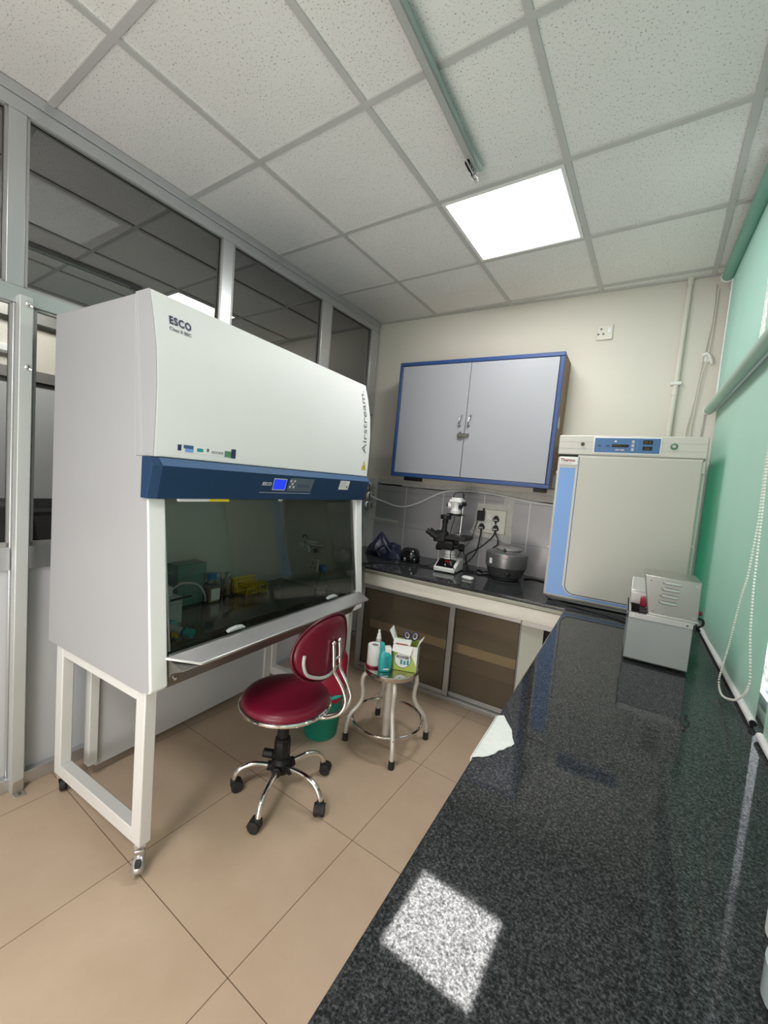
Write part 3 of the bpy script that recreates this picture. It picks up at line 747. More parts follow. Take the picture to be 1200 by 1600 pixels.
for i, (x, y) in enumerate(((-.235, .705), (-.205, .745))):
    b = thing('culture_tube_bottle', ['brown filled clear bottle right beside the blue capped bottle', 'brown filled clear bottle just left of the yellow racks'][i], 'bottle', (x, y, DZ), 0, 'clear bottles of brown liquid')
    MB().lathe([(.001, 0), (.021, 0), (.022, .004), (.022, .085), (.014, .10), (.014, .112)], n=20).build('body', M_clear, b, world=False)
    MB().lathe([(.001, .003), (.019, .003), (.019, .06), (.001, .06)], n=20).build('liquid', M_brownliq, b, world=False)
    MB().lathe([(.016, .104), (.0165, .106), (.0165, .124), (.001, .126)], n=20).build('cap', M_milky, b, world=False)
def tuberack(name, label, M, group, nx=6, ny=3):
    t = thing(name, label, 'tube rack', group=group); t.location = M.to_translation(); t.rotation_euler = M.to_euler()
    x, y = .072, .036
    for z in (0.012, .048):
        m = MB(); r = .0075; 
        # plate with square holes: strips
        xs_ = [-x + 2 * x * i / nx for i in range(nx + 1)]; ys_ = [-y + 2 * y * i / ny for i in range(ny + 1)]
        for a in xs_: m.box((a - .0042, -y, z), (a + .0042, y, z + .0025))
        for a in ys_: m.box((-x, a - .0042, z), (x, a + .0042, z + .0026))
        m.build('plate', M_yellow, t, world=False, smooth=0)
    for a in (-x, x):
        m = MB().box((a - .003, -y, 0), (a + .003, -y + .006, .055)).box((a - .003, y - .006, 0), (a + .003, y, .055)).box((a - .003, -y, .0495), (a + .003, y, .055))
        m.tube([(a, -y * .6, .052), (a, -y * .55, .068), (a, y * .55, .068), (a, y * .6, .052)], .0022, 6)
        m.build('end_frame', M_yellow, t, world=False, smooth=0)
    return t
tuberack('test_tube_rack', 'yellow tube rack lying flat on the cabinet deck', Matrix.Translation((-.135, .865, DZ + .001)) @ Matrix.Rotation(math.radians(88), 4, 'Z'), 'yellow tube racks')
tuberack('test_tube_rack', 'yellow tube rack tipped up on its long side behind the flat one', Matrix.Translation((-.222, .838, DZ + .045)) @ Matrix.Rotation(math.radians(88), 4, 'Z') @ Matrix.Rotation(math.radians(80), 4, 'X'), 'yellow tube racks', 7, 4)
fk = thing('conical_flask', 'empty glass conical flask with bright blue cap near the cabinet socket', 'flask', (.105, 1.172, DZ))
MB().lathe([(.001, 0), (.040, 0), (.043, .004), (.042, .012), (.017, .098), (.0145, .112), (.0145, .140)], n=32).build('body', M_clear, fk, world=False)
MB().lathe([(.021, .128), (.022, .130), (.022, .160), (.020, .163), (.001, .163)], n=28).build('cap', M_capblue, fk, world=False)
# tubes and pens on the grille
def lying(name, label, p, q, segs, cat, group=None):
    t = thing(name, label, cat, p, 0, group); P, Q = Vector(p), Vector(q)
    for nm, a, b_, r, mt in segs:
        A, B_ = P.lerp(Q, a), P.lerp(Q, b_)
        MB().tube([A, A.lerp(B_, .04), A.lerp(B_, .96), B_], r, 16, rs=[r * .8, r, r, r * .82]).build(nm, mt, t)
    return t
lying('capped_tube', 'grey plastic tube with teal cap lying across the front grille', (.09, .215, .812), (.205, .262, .799), (('tube', 0, .68, .0165, M_clearpl), ('band', .66, .74, .0172, M_navytext), ('cap', .72, 1, .0185, M_teal)), 'tube', 'tubes at the front of the cabinet')
lying('marker_pen', 'grey marker with a black cap lying at the grille left end', (.055, .115, .792), (.150, .205, .792), (('barrel', 0, .72, .0135, M_clearpl), ('cap', .70, 1, .0145, M_black)), 'pen')
lying('small_vial', 'small vial with mustard cap touching the teal capped tube', (.10, .20, .790), (.155, .228, .790), (('body', 0, .55, .010, M_clear), ('cap', .5, 1, .0115, M_yellow)), 'vial')
lying('cream_stopper', 'short cream stopper in front of the black capped marker', (.165, .130, .788), (.195, .145, .788), (('plug', 0, 1, .0095, M_ivory),), 'stopper')
lying('teal_vial', 'clear vial with teal lid standing at the foot of the tip boxes', (.03, .255, .800), (.075, .262, .800), (('body', 0, .6, .020, M_clearpl), ('lid', .55, 1, .022, M_teal)), 'vial')

# ------------------------------------------------------------------ worktops
wt = thing('long_worktop', 'long black speckled granite worktop running along the blinds', 'worktop', (1.68, .1, 0))
XB = 1.392
MB().box((XB - .004, -2.15, CT - .03), (2.028, 1.69, CT)).build('granite_slab', M_granite, wt, bevel=.004)
MB().box((XB + .006, -2.15, .735), (XB + .03, 1.66, CT - .03)).build('fascia', M_fascia, wt)
MB().box((XB + .12, -2.15, 0), (XB + .2, 1.62, .80)).build('support_wall', M_pier, wt)
wb = thing('back_worktop', 'black granite worktop against the grey tiled back wall', 'worktop', (.6, 2.05, 0))
MB().prism([(2.028, 1.6905), (2.028, D - .002), (-.425, D - .002), (-.425, 1.86), (-.04, 1.80), (.075, 1.6905)], 'z', CT - .022, CT).build('granite_slab', M_granite, wb, bevel=.003)
MB().prism([(1.3875, 1.684), (1.3875, 1.712), (.09, 1.712), (-.03, 1.82), (-.048, 1.80), (.078, 1.684)], 'z', CT - .045, CT - .0205).build('stone_edge', M_fasctop, wb, bevel=.006)
MB().prism([(1.3875, 1.688), (1.3875, 1.708), (.085, 1.708), (-.035, 1.815), (-.05, 1.80), (.075, 1.688)], 'z', .735, CT - .045).build('fascia', M_fascia, wb, bevel=.004)
pt = MB()
ring = [(1.3885, .150), (1.389, .362), (1.402, .372), (1.418, .345), (1.436, .318), (1.446, .285), (1.456, .262), (1.452, .247), (1.446, .240), (1.440, .222), (1.432, .214), (1.428, .196), (1.418, .178), (1.408, .166), (1.398, .160)]
pt.prism(ring, 'z', CT + .0002, CT + .003); pt.box((1.3850, .150, CT - .028), (1.3878, .36, CT + .002))
tag(pt.build('plaster_patch', M_patch, bevel=.001), 'ragged white plaster patch on the front edge of the long black worktop', 'patch')

# cabinet with sliding glass doors below the back worktop
cab = thing('base_cabinet', 'low cabinet with two frosted sliding glass doors under the back worktop', 'cabinet', (.55, 2.1, 0))
c = MB(); YF = 1.90
c.box((-.085, YF - .015, 0), (-.045, YF + .05, .735)); c.box((-.045, YF - .015, .655), (1.13, YF + .05, .735)); c.box((-.045, YF - .02, 0), (1.36, YF + .05, .028))
c.box((1.13, YF - .005, .645), (1.36, YF + .05, .735))
c.build('outer_frame', M_aludull, cab, bevel=.002)
c = MB(); c.box((-.085, YF + .05, 0), (-.06, D - .01, .80)); c.box((-.06, D - .03, 0), (1.34, D - .01, .80)); c.box((-.06, YF + .05, 0), (1.12, D - .03, .02)); c.box((-.06, YF + .05, .80), (1.34, D - .01, .835))
c.build('carcass', M_brownin, cab)
MB().box((-.055, YF + .13, .325), (1.12, D - .035, .352)).build('shelf', M_shelf, cab)
MB().box((-.055, YF + .12, .30), (1.12, YF + .13, .365)).build('shelf_lip', M_shelf, cab)
for i, (a, b, y) in enumerate(((-.045, .695, YF - .006), (.655, 1.128, YF + .02))):
    d = thing('sliding_door', '', 'x', ((a + b) / 2, y, .03)); del d['label']; del d['category']
    d.parent = cab; d.location = parent_inv(cab) @ Vector(((a + b) / 2, y, .03))
    s0, s1 = (.010, .038) if i == 0 else (.038, .006)
    f = MB(); f.box((a, y - .009, .03), (a + s0, y + .009, .656)); f.box((b - s1, y - .009, .03), (b, y + .009, .656)); f.box((a + s0, y - .009, .03), (b - s1, y + .009, .06)); f.box((a + s0, y - .009, .648), (b - s1, y + .009, .656))
    f.build('door_frame', M_aludull, d, bevel=.002)
    f = MB(); A, B = a + s0, b - s1
    f.box((A, y - .0095, .06), (A + .004, y - .004, .648)); f.box((B - .004, y - .0095, .06), (B, y - .004, .648)); f.box((A, y - .0095, .644), (B, y - .004, .648))
    f.build('gasket', M_gasket, d)
    MB().box((a + s0, y - .002, .06), (b - s1, y + .003, .648)).build('pane', M_frost, d)
pr_ = MB().box((1.130, YF + .012, .028), (1.262, D - .035, .80)).build('side_pier', M_pier, cab)
MB().box((1.262, YF + .045, .028), (1.36, YF + .05, .645)).build('recess_shade_sheet', M_slot, cab)  # black sheet standing in for the shade beside the pier

# dado of grey tiles on the back wall (with rough plaster where tiles are missing)
t0 = sempty('trim_3', (.4, D, CT))
m = MB()
TY = D - .007
top = 1.437
m.box((-.345, TY, CT), (-.245, D - .0005, 1.118)); m.box((-.245, TY, CT), (.596, D - .0005, 1.118)); m.box((.596, TY, CT), (1.30, D - .0005, 1.110))
m.box((-.335, TY, 1.131), (-.09, D - .0005, top + .01)); m.box((-.09, TY, 1.118), (.60, D - .0005, top)); m.box((.60, TY, 1.345), (.81, D - .0005, top - .004)); m.box((.885, TY, 1.110), (1.30, D - .0005, 1.412))
m.build('tile_dado', M_tile, t0, smooth=0)
pl_ = MB()
pl_.prism([(-.432, CT), (-.345, CT), (-.345, 1.125), (-.215, 1.118), (-.17, 1.134), (-.335, 1.142), (-.335, 1.47), (-.36, 1.49), (-.432, 1.49)], 'y', TY - .0015, D - .0004)
pl_.prism([(.588, 1.105), (.70, 1.098), (.80, 1.088), (.86, 1.07), (.89, 1.075), (.892, 1.112), (.884, 1.20), (.886, 1.44), (.812, 1.44), (.806, 1.365), (.70, 1.362), (.604, 1.357), (.597, 1.25), (.575, 1.15), (.56, 1.13)], 'y', TY - .002, D - .0004)
pl_.prism([(-.33, top), (.2, top - .008), (.6, top - .003), (.9, top - .02), (1.3, top - .04), (1.3, top + .01), (1.05, top + .035), (.8, top + .028), (.5, top + .05), (.2, top + .03), (-.05, top + .045), (-.33, top + .05)], 'y', TY + .0, D - .0004)
pl_.build('plaster_edge', M_plaster, t0, smooth=0)

# switchboard with plugs
sw = thing('switch_socket_board', 'white switch and socket board set in rough plaster on the tiled wall', 'socket', (.75, TY, 1.2))
MB().box((.618, TY - .020, 1.137), (.838, TY - .0018, 1.318)).build('board', M_ivory, sw, bevel=.004)
for z in (1.165, 1.235):
    for x in (.712, .712): pass
    MB().box((.690, TY - .026, z), (.735, TY - .019, z + .05)).build('rocker', M_whitepl, sw, bevel=.003)
MB().box((.640, TY - .024, 1.15), (.685, TY - .019, 1.21)).build('socket_face', M_whitepl, sw, bevel=.002)
MB().box((.745, TY - .024, 1.15), (.80, TY - .019, 1.275)).build('socket_face', M_whitepl, sw, bevel=.002)
def plug(x, z, label, top=True):
    t = thing('power_plug', label, 'plug', (x, TY - .024, z), 0, 'black plugs in the switch board')
    MB().prism([(-.021, -.020), (.021, -.020), (.024, -.004), (.012, .020), (0, .026), (-.012, .020), (-.024, -.004)], 'y', -.024, 0).build('body', M_black, t, world=False, bevel=.004)
    MB().box((-.016, -.0285, -.012), (.016, -.0275, -.004)).build('marking', M_silver, t, world=False)
    MB().tube([(0, -.016, -.018), (0, -.016, -.04)], .006, 8).build('strain_relief', M_black, t, world=False)
plug(.663, 1.182, 'black plug below the power adapter on the switch board'); plug(.769, 1.252, 'black plug highest on the right of the switch board'); plug(.772, 1.182, 'black plug lowest on the right of the switch board')
a = thing('power_adapter', 'small black power adapter plugged into the switch board', 'adapter', (.652, TY - .022, 1.27))
MB().box((.624, TY - .060, 1.226), (.678, TY - .022, 1.304)).build('housing', M_black, a, bevel=.004)
MB().box((.662, TY - .045, 1.304), (.672, TY - .03, 1.325)).build('tab', M_black, a, bevel=.002)
def cable(name, label, pts, r, mt, n=8, group=None): return tag(MB().tube(bez(pts, 10), r, n).build(name, mt), label, 'cable', group)
Yc = TY - .04
cable('power_cable', 'black cable from the lower right plug sweeping left towards the microscope', [(.772, Yc, 1.143), (.75, Yc - .01, 1.10), (.70, Yc - .05, 1.04), (.64, 2.30, .99), (.60, 2.28, .95), (.625, 2.26, CT + .006), (.64, 2.24, CT + .006)], .0055, M_black)
cable('power_cable', 'black cable hanging from the plug under the adapter to the microscope base', [(.663, Yc, 1.143), (.660, Yc - .005, 1.08), (.655, Yc - .03, 1.0), (.63, 2.30, .93), (.59, 2.25, .885), (.55, 2.215, CT + .018)], .0055, M_black)
cable('power_cable', 'black cable looping from the right hand plug down behind the round centrifuge', [(.776, Yc, 1.143), (.80, Yc - .005, 1.10), (.80, Yc, 1.06), (.77, Yc, 1.03), (.755, Yc, .98), (.77, 2.37, .90), (.80, 2.36, CT + .006)], .005, M_black)
cable('adapter_lead', 'thin black lead from the adapter to the round plug beside the microscope', [(.628, TY - .04, 1.227), (.61, TY - .04, 1.15), (.60, 2.36, 1.08), (.59, 2.29, 1.03), (.583, 2.25, 1.015)], .0025, M_black, 6)
ra = thing('round_plug_adapter', 'round black plug adapter hanging behind the microscope neck', 'adapter', (.59, 2.24, 1.01))
MB().cyl((.555, 2.225, 1.015), (.595, 2.235, 1.015), .030, 20).build('body', M_black, ra, bevel=.005)
MB().tube(bez([(.575, 2.23, .99), (.56, 2.22, .95), (.565, 2.21, .90), (.56, 2.22, CT + .006)], 6), .003, 6).tube(bez([(.59, 2.235, .99), (.605, 2.23, .94), (.58, 2.21, .90), (.57, 2.20, CT + .006)], 6), .003, 6).build('lead', M_black, ra)
cable('black_lead', 'black lead lying along the back worktop and hanging over its left front corner', [(.47, 2.02, CT + .005), (.35, 2.0, CT + .005), (.20, 1.93, CT + .005), (.08, 1.84, CT + .005), (.045, 1.765, CT + .006), (.022, 1.722, CT - .002), (-.005, 1.71, .79), (-.02, 1.74, .70)], .0045, M_black)
cable('thin_lead', 'thin black lead curling from the microscope towards the glossy black case', [(.475, 2.09, CT + .004), (.43, 2.12, CT + .03), (.38, 2.08, CT + .004), (.31, 2.05, CT + .004)], .0028, M_black, 6)
cable('coiled_lead', 'tangle of black lead between microscope and round centrifuge', [(.64, 2.18, CT + .005), (.70, 2.15, CT + .005), (.72, 2.12, CT + .005), (.66, 2.10, CT + .005), (.67, 2.14, CT + .012), (.73, 2.16, CT + .012)], .005, M_black)
cable('centrifuge_lead', 'black lead bent beside the left flank of the centrifuge', [(.81, 2.25, CT + .02), (.77, 2.20, CT + .01), (.74, 2.24, CT + .005), (.70, 2.26, CT + .005), (.73, 2.16, CT + .005), (.76, 2.11, CT + .005), (.80, 2.13, CT + .005), (.83, 2.16, CT + .02)], .005, M_black)
cable('worktop_lead', 'doubled black lead running from the centrifuge to the incubator', [(1.05, 2.25, CT + .005), (1.10, 2.30, CT + .005), (1.18, 2.28, CT + .005), (1.26, 2.27, CT + .005)], .005, M_black)

# gas taps on the back wall and the white hose
for i, (x, z) in enumerate(((-.388, 1.412), (-.378, 1.328), (-.390, 1.243))):
    t = thing('wall_gas_tap', ['chrome gas tap, top one of the three beside the cabinet', 'chrome gas tap carrying the white hose', 'chrome gas tap, bottom one of the three beside the cabinet'][i], 'tap', (x, D - .01, z), 0, 'chrome wall taps')
    MB().cyl((x, D - .009, z), (x, D - .016, z), .026, 24).cyl((x, D - .016, z), (x, D - .05, z), .009, 12).build('rose', M_chrome, t, bevel=.002)
    MB().lathe([(.004, 0), (.030, .001), (.034, .010), (.032, .020), (.02, .026), (.001, .028)], n=28, M=Matrix.Translation((x, D - .045, z)) @ Matrix.Rotation(pi / 2, 4, 'X')).build('knob', M_chrome, t)
    if i == 1: MB().cyl((x - .02, D - .05, z), (x + .03, D - .06, z - .004), .008, 12).build('nozzle', M_chrome, t)
hose = cable('gas_hose', 'white hose sagging from the wall tap under the wall cupboard', [(-.355, 2.370, 1.324), (-.30, 2.36, 1.307), (-.22, 2.37, 1.288), (-.12, 2.38, 1.264), (-.02, 2.39, 1.266), (.10, 2.40, 1.31), (.20, 2.40, 1.365), (.30, 2.405, 1.415), (.40, 2.405, 1.437), (.60, 2.408, 1.446), (.80, 2.410, 1.430), (1.0, 2.41, 1.405), (1.2, 2.41, 1.395)], .0075, M_whitepl, 10)

# ------------------------------------------------------------------ wall cupboard
wc = thing('wall_cupboard', 'blue edged wall cupboard with two pale grey doors above the worktop', 'cupboard', (.56, 2.28, 1.95)); 
X0, X1, Z0, Z1, YC = -.050, 1.166, 1.512, 2.402, 2.150
c = MB(); e = .028
c.box((X0, YC, Z0), (X1, YC + .03, Z0 + e)); c.box((X0, YC, Z1 - e), (X1, YC + .03, Z1)); c.box((X0, YC, Z0 + e), (X0 + e, YC + .03, Z1 - e)); c.box((X1 - e, YC, Z0 + e), (X1, YC + .03, Z1 - e))
c.build('blue_edging', M_blue, wc, bevel=.004)
c = MB(); c.box((X0 + .003, YC + .03, Z0 + .002), (X0 + .02, D - .002, Z1 - .002)); c.box((X1 - .02, YC + .03, Z0 + .002), (X1 - .003, D - .002, Z1 - .002)); c.box((X0 + .02, YC + .03, Z1 - .02), (X1 - .02, D - .002, Z1 - .002)); c.box((X0 + .02, YC + .03, Z0 + .002), (X1 - .02, D - .002, Z0 + .02)); c.box((X0 + .02, D - .02, Z0 + .02), (X1 - .02, D - .002, Z1 - .02))
c.build('plywood_carcass', M_ply, wc)
sc_ = MB().prism([(YC + .032, 1.965), (YC + .07, 2.0), (YC + .10, 1.955), (YC + .085, 1.915), (YC + .032, 1.925)], 'x', X1 - .0035, X1 - .0005); sc_.prism([(YC + .10, Z0 + .01), (D - .02, Z0 + .01), (D - .02, Z0 + .10), (YC + .20, Z0 + .12), (YC + .16, Z0 + .09), (YC + .12, Z0 + .10)], 'x', X1 - .0035, X1 - .0006)
sc_.build('torn_laminate', M_pier, wc, smooth=0)
xm = .538
for i, (a, b) in enumerate(((X0 + e + .003, xm - .002), (xm + .002, X1 - e - .003))):
    d = MB().box((a, YC + .002, Z0 + e + .003), (b, YC + .022, Z1 - e - .003)).build('door', M_door, wc, bevel=.002)
    hx = .497 if i == 0 else .567
    h = MB().tube(bez([(hx + .012, YC + .002, 1.998), (hx + .012, YC - .022, 1.990), (hx + .008, YC - .030, 1.965), (hx, YC - .024, 1.935), (hx - .004, YC + .002, 1.915)], 6), .0045, 10, rs=None)
    h.build('handle', M_chrome, d)
    MB().cyl((hx - .003, YC + .002, 1.917), (hx - .003, YC - .006, 1.917), .010, 12).build('handle_foot', M_apron, d)
la = MB().box((.500, YC - .009, 1.835), (.575, YC + .002, 1.862)).cyl((.502, YC - .010, 1.848), (.502, YC + .002, 1.848), .017, 14).cyl((.51, YC - .012, 1.868), (.51, YC - .002, 1.868), .006, 10).box((.492, YC - .006, 1.818), (.53, YC + .002, 1.832))
la.build('hasp', M_apron, wc, bevel=.002)
tr = MB(); 
for z, n in ((1.81, 2),): tr.tube([(.575, YC + .0015, 1.812), (.587, YC + .0015, 1.812), (.587, YC + .0015, 1.826), (.575, YC + .0015, 1.826)], .0009, 4, True)
tr.build('scratch_marks', M_seam, wc)
text('pen_writing', 'cyt', .02, M_seam, wc, Matrix.Translation((.58, YC + .0012, 1.742)) @ FACE_NY, world=True, space=1.5)
for x in (.06, 1.06): MB().box((x, YC + .03, Z0 - .028), (x + .045, D - .002, Z0 + .002)).build('support_bracket', M_black, wc)
wc.rotation_euler = (0, math.radians(.6), 0)

# wall socket, conduit, wires
s = thing('wall_socket', 'white three pin socket high on the cream wall', 'socket', (1.357, D, 2.585), 0)
MB().box((1.309, D - .014, 2.535), (1.405, D - .001, 2.632)).build('plate', M_ivory, s, bevel=.004)
q = MB()
for a, b in ((1.335, 2.605), (1.320, 2.572), (1.350, 2.572)): q.cyl((a, D - .0135, b), (a, D - .0155, b), .007, 10)
q.build('pin_hole', M_greytext, s)
MB().box((1.375, D - .019, 2.575), (1.395, D - .013, 2.612)).build('rocker', M_whitepl, s, bevel=.002)
cd = thing('conduit_pipe', 'cream plastic conduit pipe running down from ceiling to incubator', 'pipe', (1.79, D - .015, 2.3))
MB().tube([(1.796, D - .017, H - .002), (1.790, D - .017, 2.22), (1.783, D - .017, 1.62)], .0145, 16).build('pipe', M_ivory, cd)
MB().tube([(1.796, D - .017, H - .002), (1.7955, D - .017, H - .05)], .0185, 16).tube([(1.7895, D - .017, 2.20), (1.789, D - .017, 2.15)], .0185, 16).build('coupling', M_ivory, cd)
MB().box((1.762, D - .036, 2.212), (1.818, D - .001, 2.232)).build('saddle', M_whitepl, cd, bevel=.004)
cable('wall_cable', 'thin pale twin cable hanging in the corner by the upper blind', [(1.925, D - .012, 2.80), (1.930, D - .010, 2.60), (1.918, D - .010, 2.45), (1.908, D - .012, 2.36), (1.902, D - .012, 2.24), (1.888, D - .01, 2.06), (1.872, D - .012, 1.93), (1.87, D - .012, 1.78)], .0035, M_ivory, 6)
cable('wall_cable', 'second thin pale cable drooping below the white cleat in the corner', [(1.94, D - .010, 2.78), (1.938, D - .010, 2.52), (1.930, D - .012, 2.38), (1.912, D - .018, 2.24), (1.902, D - .012, 2.06), (1.895, D - .012, 1.95), (1.90, D - .012, 1.80)], .0035, M_ivory, 6)
ct_ = thing('cable_cleat', 'small white cord cleat on the wall corner beside the blind', 'cleat', (1.93, D - .01, 2.36))
MB().tube(bez([(1.905, D - .012, 2.385), (1.925, D - .022, 2.392), (1.945, D - .018, 2.365), (1.955, D - .01, 2.335)], 6), .009, 10).build('hook', M_whitepl, ct_)
MB().box((1.915, D - .012, 2.345), (1.95, D - .001, 2.385)).build('plate', M_whitepl, ct_, bevel=.003)

# ------------------------------------------------------------------ CO2 incubator
ic = thing('incubator', 'large grey incubator with blue side panel standing on the worktop corner', 'incubator', (1.58, 2.08, CT))
IX0, IX1, IY = 1.252, 1.910, 1.775
MB().box((IX0 + .012, IY + .03, .882), (IX1 + .018, 2.40, 1.80)).build('body', M_incub, ic, bevel=.006)
MB().box((IX0 + .02, IY + .05, .866), (IX1 - .01, 2.38, .884)).build('plinth', M_bathgrey, ic)
for x in (IX0 + .05, IX1 - .05):
    for y in (IY + .075, 2.34): MB().lathe([(.022, 0), (.022, .012), (.016, .02)], (x, y, CT), 16).build('foot', M_rubber, ic)
MB().box((IX0, IY, .892), (IX1, IY + .045, 1.692)).build('door', M_incub, ic, bevel=.012, seg=3)
# blue L-shaped panel
def rr(x0, x1, z0, z1, r, n=6, corners=(1, 1, 1, 1)):
    P = []
    for (cx_, cz_, a0, on) in ((x0 + r, z0 + r, 180, corners[0]), (x1 - r, z0 + r, 270, corners[1]), (x1 - r, z1 - r, 0, corners[2]), (x0 + r, z1 - r, 90, corners[3])):
        if on:
            for i in range(n + 1): a = math.radians(a0 + 90 * i / n); P.append((cx_ + r * math.cos(a), cz_ + r * math.sin(a)))
        else: P.append((x0 if a0 in (180, 90) else x1, z0 if a0 in (180, 270) else z1))
    return P
DX, DZb = 1.364, .926
c = MB(); c.prism([(IX0 + .013, .906), (IX0 + .013, 1.628), (DX - .016, 1.628), (DX - .016, .966), (DX + .02, .922), (DX + .06, .917), (IX1 - .012, .917), (IX1 - .012, .906)], 'y', IY - .0015, IY + .002)
c.build('blue_panel', M_incublue, ic)
MB().prism(rr(DX - .009, IX1 - .0015, DZb - .009, 1.70, .052, 8, (1, 0, 0, 0)), 'y', IY - .0022, IY + .002).build('panel_border', M_incub, ic)
MB().prism(rr(DX - .004, IX1 - .004, DZb - .004, 1.690, .05, 8, (1, 0, 0, 0)), 'y', IY - .0032, IY + .002).build('panel_groove', M_navyl, ic)
MB().prism(rr(DX, IX1 - .004, DZb, 1.6905, .047, 8, (1, 0, 0, 0)), 'y', IY - .007, IY + .002).build('door_skin', M_incubdoor, ic, bevel=.002)
MB().box((IX0 - .003, IY - .006, 1.702), (IX1 + .012, IY + .06, 1.808)).box((IX0 + .01, IY + .06, 1.70), (IX1 + .018, 2.40, 1.806)).build('header', M_incub, ic, bevel=.005)
MB().box((IX0 + .004, IY + .004, 1.690), (IX1 - .002, IY + .05, 1.704)).build('shadow_gap', M_slot, ic)
gr = MB()
for z in (1.735, 1.772): gr.box((IX0, IY - .0068, z), (IX1 + .01, IY - .005, z + .0022))
gr.build('header_groove', M_seam, ic)
MB().box((1.424, IY - .009, 1.712), (1.733, IY - .005, 1.800)).build('panel_bezel', M_whitepl, ic, bevel=.003)
cp = MB().box((1.430, IY - .0105, 1.719), (1.727, IY - .008, 1.795)).build('control_panel', M_bluepanel, ic, bevel=.002)
for (x0, x1, z0, z1, mt, nm) in ((1.513, 1.590, 1.748, 1.762, M_slot, 'display_bar'), (1.652, 1.694, 1.765, 1.786, M_slot, 'temperature_window'), (1.652, 1.694, 1.735, 1.754, M_slot, 'gas_window'),
        (1.445, 1.462, 1.750, 1.757, M_navy, 'key'), (1.485, 1.503, 1.750, 1.757, M_navy, 'key'), (1.530, 1.548, 1.730, 1.737, M_seam, 'key'), (1.553, 1.571, 1.730, 1.737, M_seam, 'key'),
        (1.602, 1.614, 1.770, 1.784, M_seam, 'key'), (1.602, 1.614, 1.750, 1.764, M_seam, 'key'), (1.602, 1.614, 1.730, 1.744, M_seam, 'key'), (1.523, 1.532, 1.774, 1.782, M_whitepl, 'indicator'),
        (1.472, 1.473, 1.725, 1.79, M_incublue, 'print_line'), (1.628, 1.629, 1.725, 1.79, M_incublue, 'print_line')):
    MB().box((x0, IY - .0118, z0), (x1, IY - .010, z1)).build(nm, mt, cp)
text('digits', '37.4', .017, M_amberled, cp, Matrix.Translation((1.656, IY - .0122, 1.769)) @ FACE_NY, world=True)
text('digits', '5.0', .015, M_amberled, cp, Matrix.Translation((1.662, IY - .0122, 1.738)) @ FACE_NY, world=True)
text('display_lettering', 'SYSTEM OK', .008, M_amberled, cp, Matrix.Translation((1.517, IY - .0122, 1.752)) @ FACE_NY, world=True)
MB().cyl((1.371, IY - .006, 1.760), (1.371, IY - .014, 1.760), .0095, 18).build('black_button', M_blackg, ic, bevel=.002)
MB().lathe([(.001, 0), (.016, 0), (.016, .004), (.011, .007), (.011, .004), (.001, .004)], n=24, M=Matrix.Translation((1.785, IY - .006, 1.758)) @ Matrix.Rotation(pi / 2, 4, 'X')).build('green_ring', M_greenb, ic)
MB().cyl((1.785, IY - .009, 1.758), (1.785, IY - .013, 1.758), .008, 16).build('round_button', M_seam, ic)
br = MB().box((1.262, IY - .006, 1.643), (1.356, IY + .002, 1.689)).build('badge', M_whitepl, ic, bevel=.003)
text('badge_lettering', 'Thermo', .023, M_redtext, br, Matrix.Translation((1.267, IY - .0068, 1.663)) @ FACE_NY, world=True, bold=.0006, sx=1.0)
text('badge_lettering', 'SCIENTIFIC', .0105, M_seam, br, Matrix.Translation((1.268, IY - .0068, 1.650)) @ FACE_NY, world=True, sx=1.15)
for z in (1.66, .95): MB().box((IX1 - .002, IY + .004, z - .03), (IX1 + .012, IY + .04, z + .03)).build('hinge', M_incub, ic, bevel=.003)
for z in (1.10, 1.27): MB().cyl((IX1 + .0, IY + .02, z), (IX1 + .008, IY + .02, z), .006, 10).build('screw', M_whitepl, ic)
for z in (1.60, 1.17): MB().cyl((IX0 - .004, IY + .02, z), (IX0 + .004, IY + .02, z), .006, 10).build('screw', M_whitepl, ic)
cable('incubator_lead', 'thin black lead trailing along the foot of the incubator', [(1.27, 1.772, .885), (1.33, 1.762, .872), (1.42, 1.745, CT + .004), (1.52, 1.715, CT + .004), (1.62, 1.68, CT + .004), (1.70, 1.60, CT + .004), (1.76, 1.45, CT + .004)], .0035, M_black, 6)

# ------------------------------------------------------------------ steel water bath with louvred housing
wbth = thing('water_bath', 'grey and stainless water bath with louvred motor box on the long worktop', 'water bath', (1.77, 1.21, CT), 0)
BX0, BX1, BY0, BY1 = 1.669, 1.873, 1.087, 1.345
c = MB(); 
c.box((BX0, BY0, .868), (BX1, BY0 + .006, 1.032)); c.box((BX0, BY1 - .006, .868), (BX1, BY1, 1.032)); c.box((BX0, BY0, .868), (BX0 + .006, BY1, 1.032)); c.box((BX1 - .006, BY0, .868), (BX1, BY1, 1.032)); c.box((BX0, BY0, .868), (BX1, BY1, .876))
c.build('tank', M_bathgrey, wbth, bevel=.003)
for x in (BX0 + .03, BX1 - .03):
    for y in (BY0 + .03, BY1 - .03): MB().lathe([(.012, 0), (.012, .009)], (x, y, CT), 12).build('foot', M_rubber, wbth)
c = MB(); o = .004
c.box((BX0 - o, BY0 - o, 1.028), (BX1 + o, BY0 + .004, 1.050)); c.box((BX0 - o, BY1 - .004, 1.028), (BX1 + o, BY1 + o, 1.050)); c.box((BX0 - o, BY0 - o, 1.028), (BX0 + .004, BY1 + o, 1.050)); c.box((BX1 - .004, BY0 - o, 1.028), (BX1 + o, BY1 + o, 1.050))
c.box((1.728, BY0 - o, 1.046), (BX1 + o, BY1 + o, 1.052)); c.box((BX0 - o, BY0 - o, 1.046), (1.728, BY0 + .008, 1.050)); c.box((BX0 - o, BY0, 1.046), (BX0 + .010, BY1, 1.050))
c.build('steel_rim', M_bathsteel2, wbth, bevel=.002)
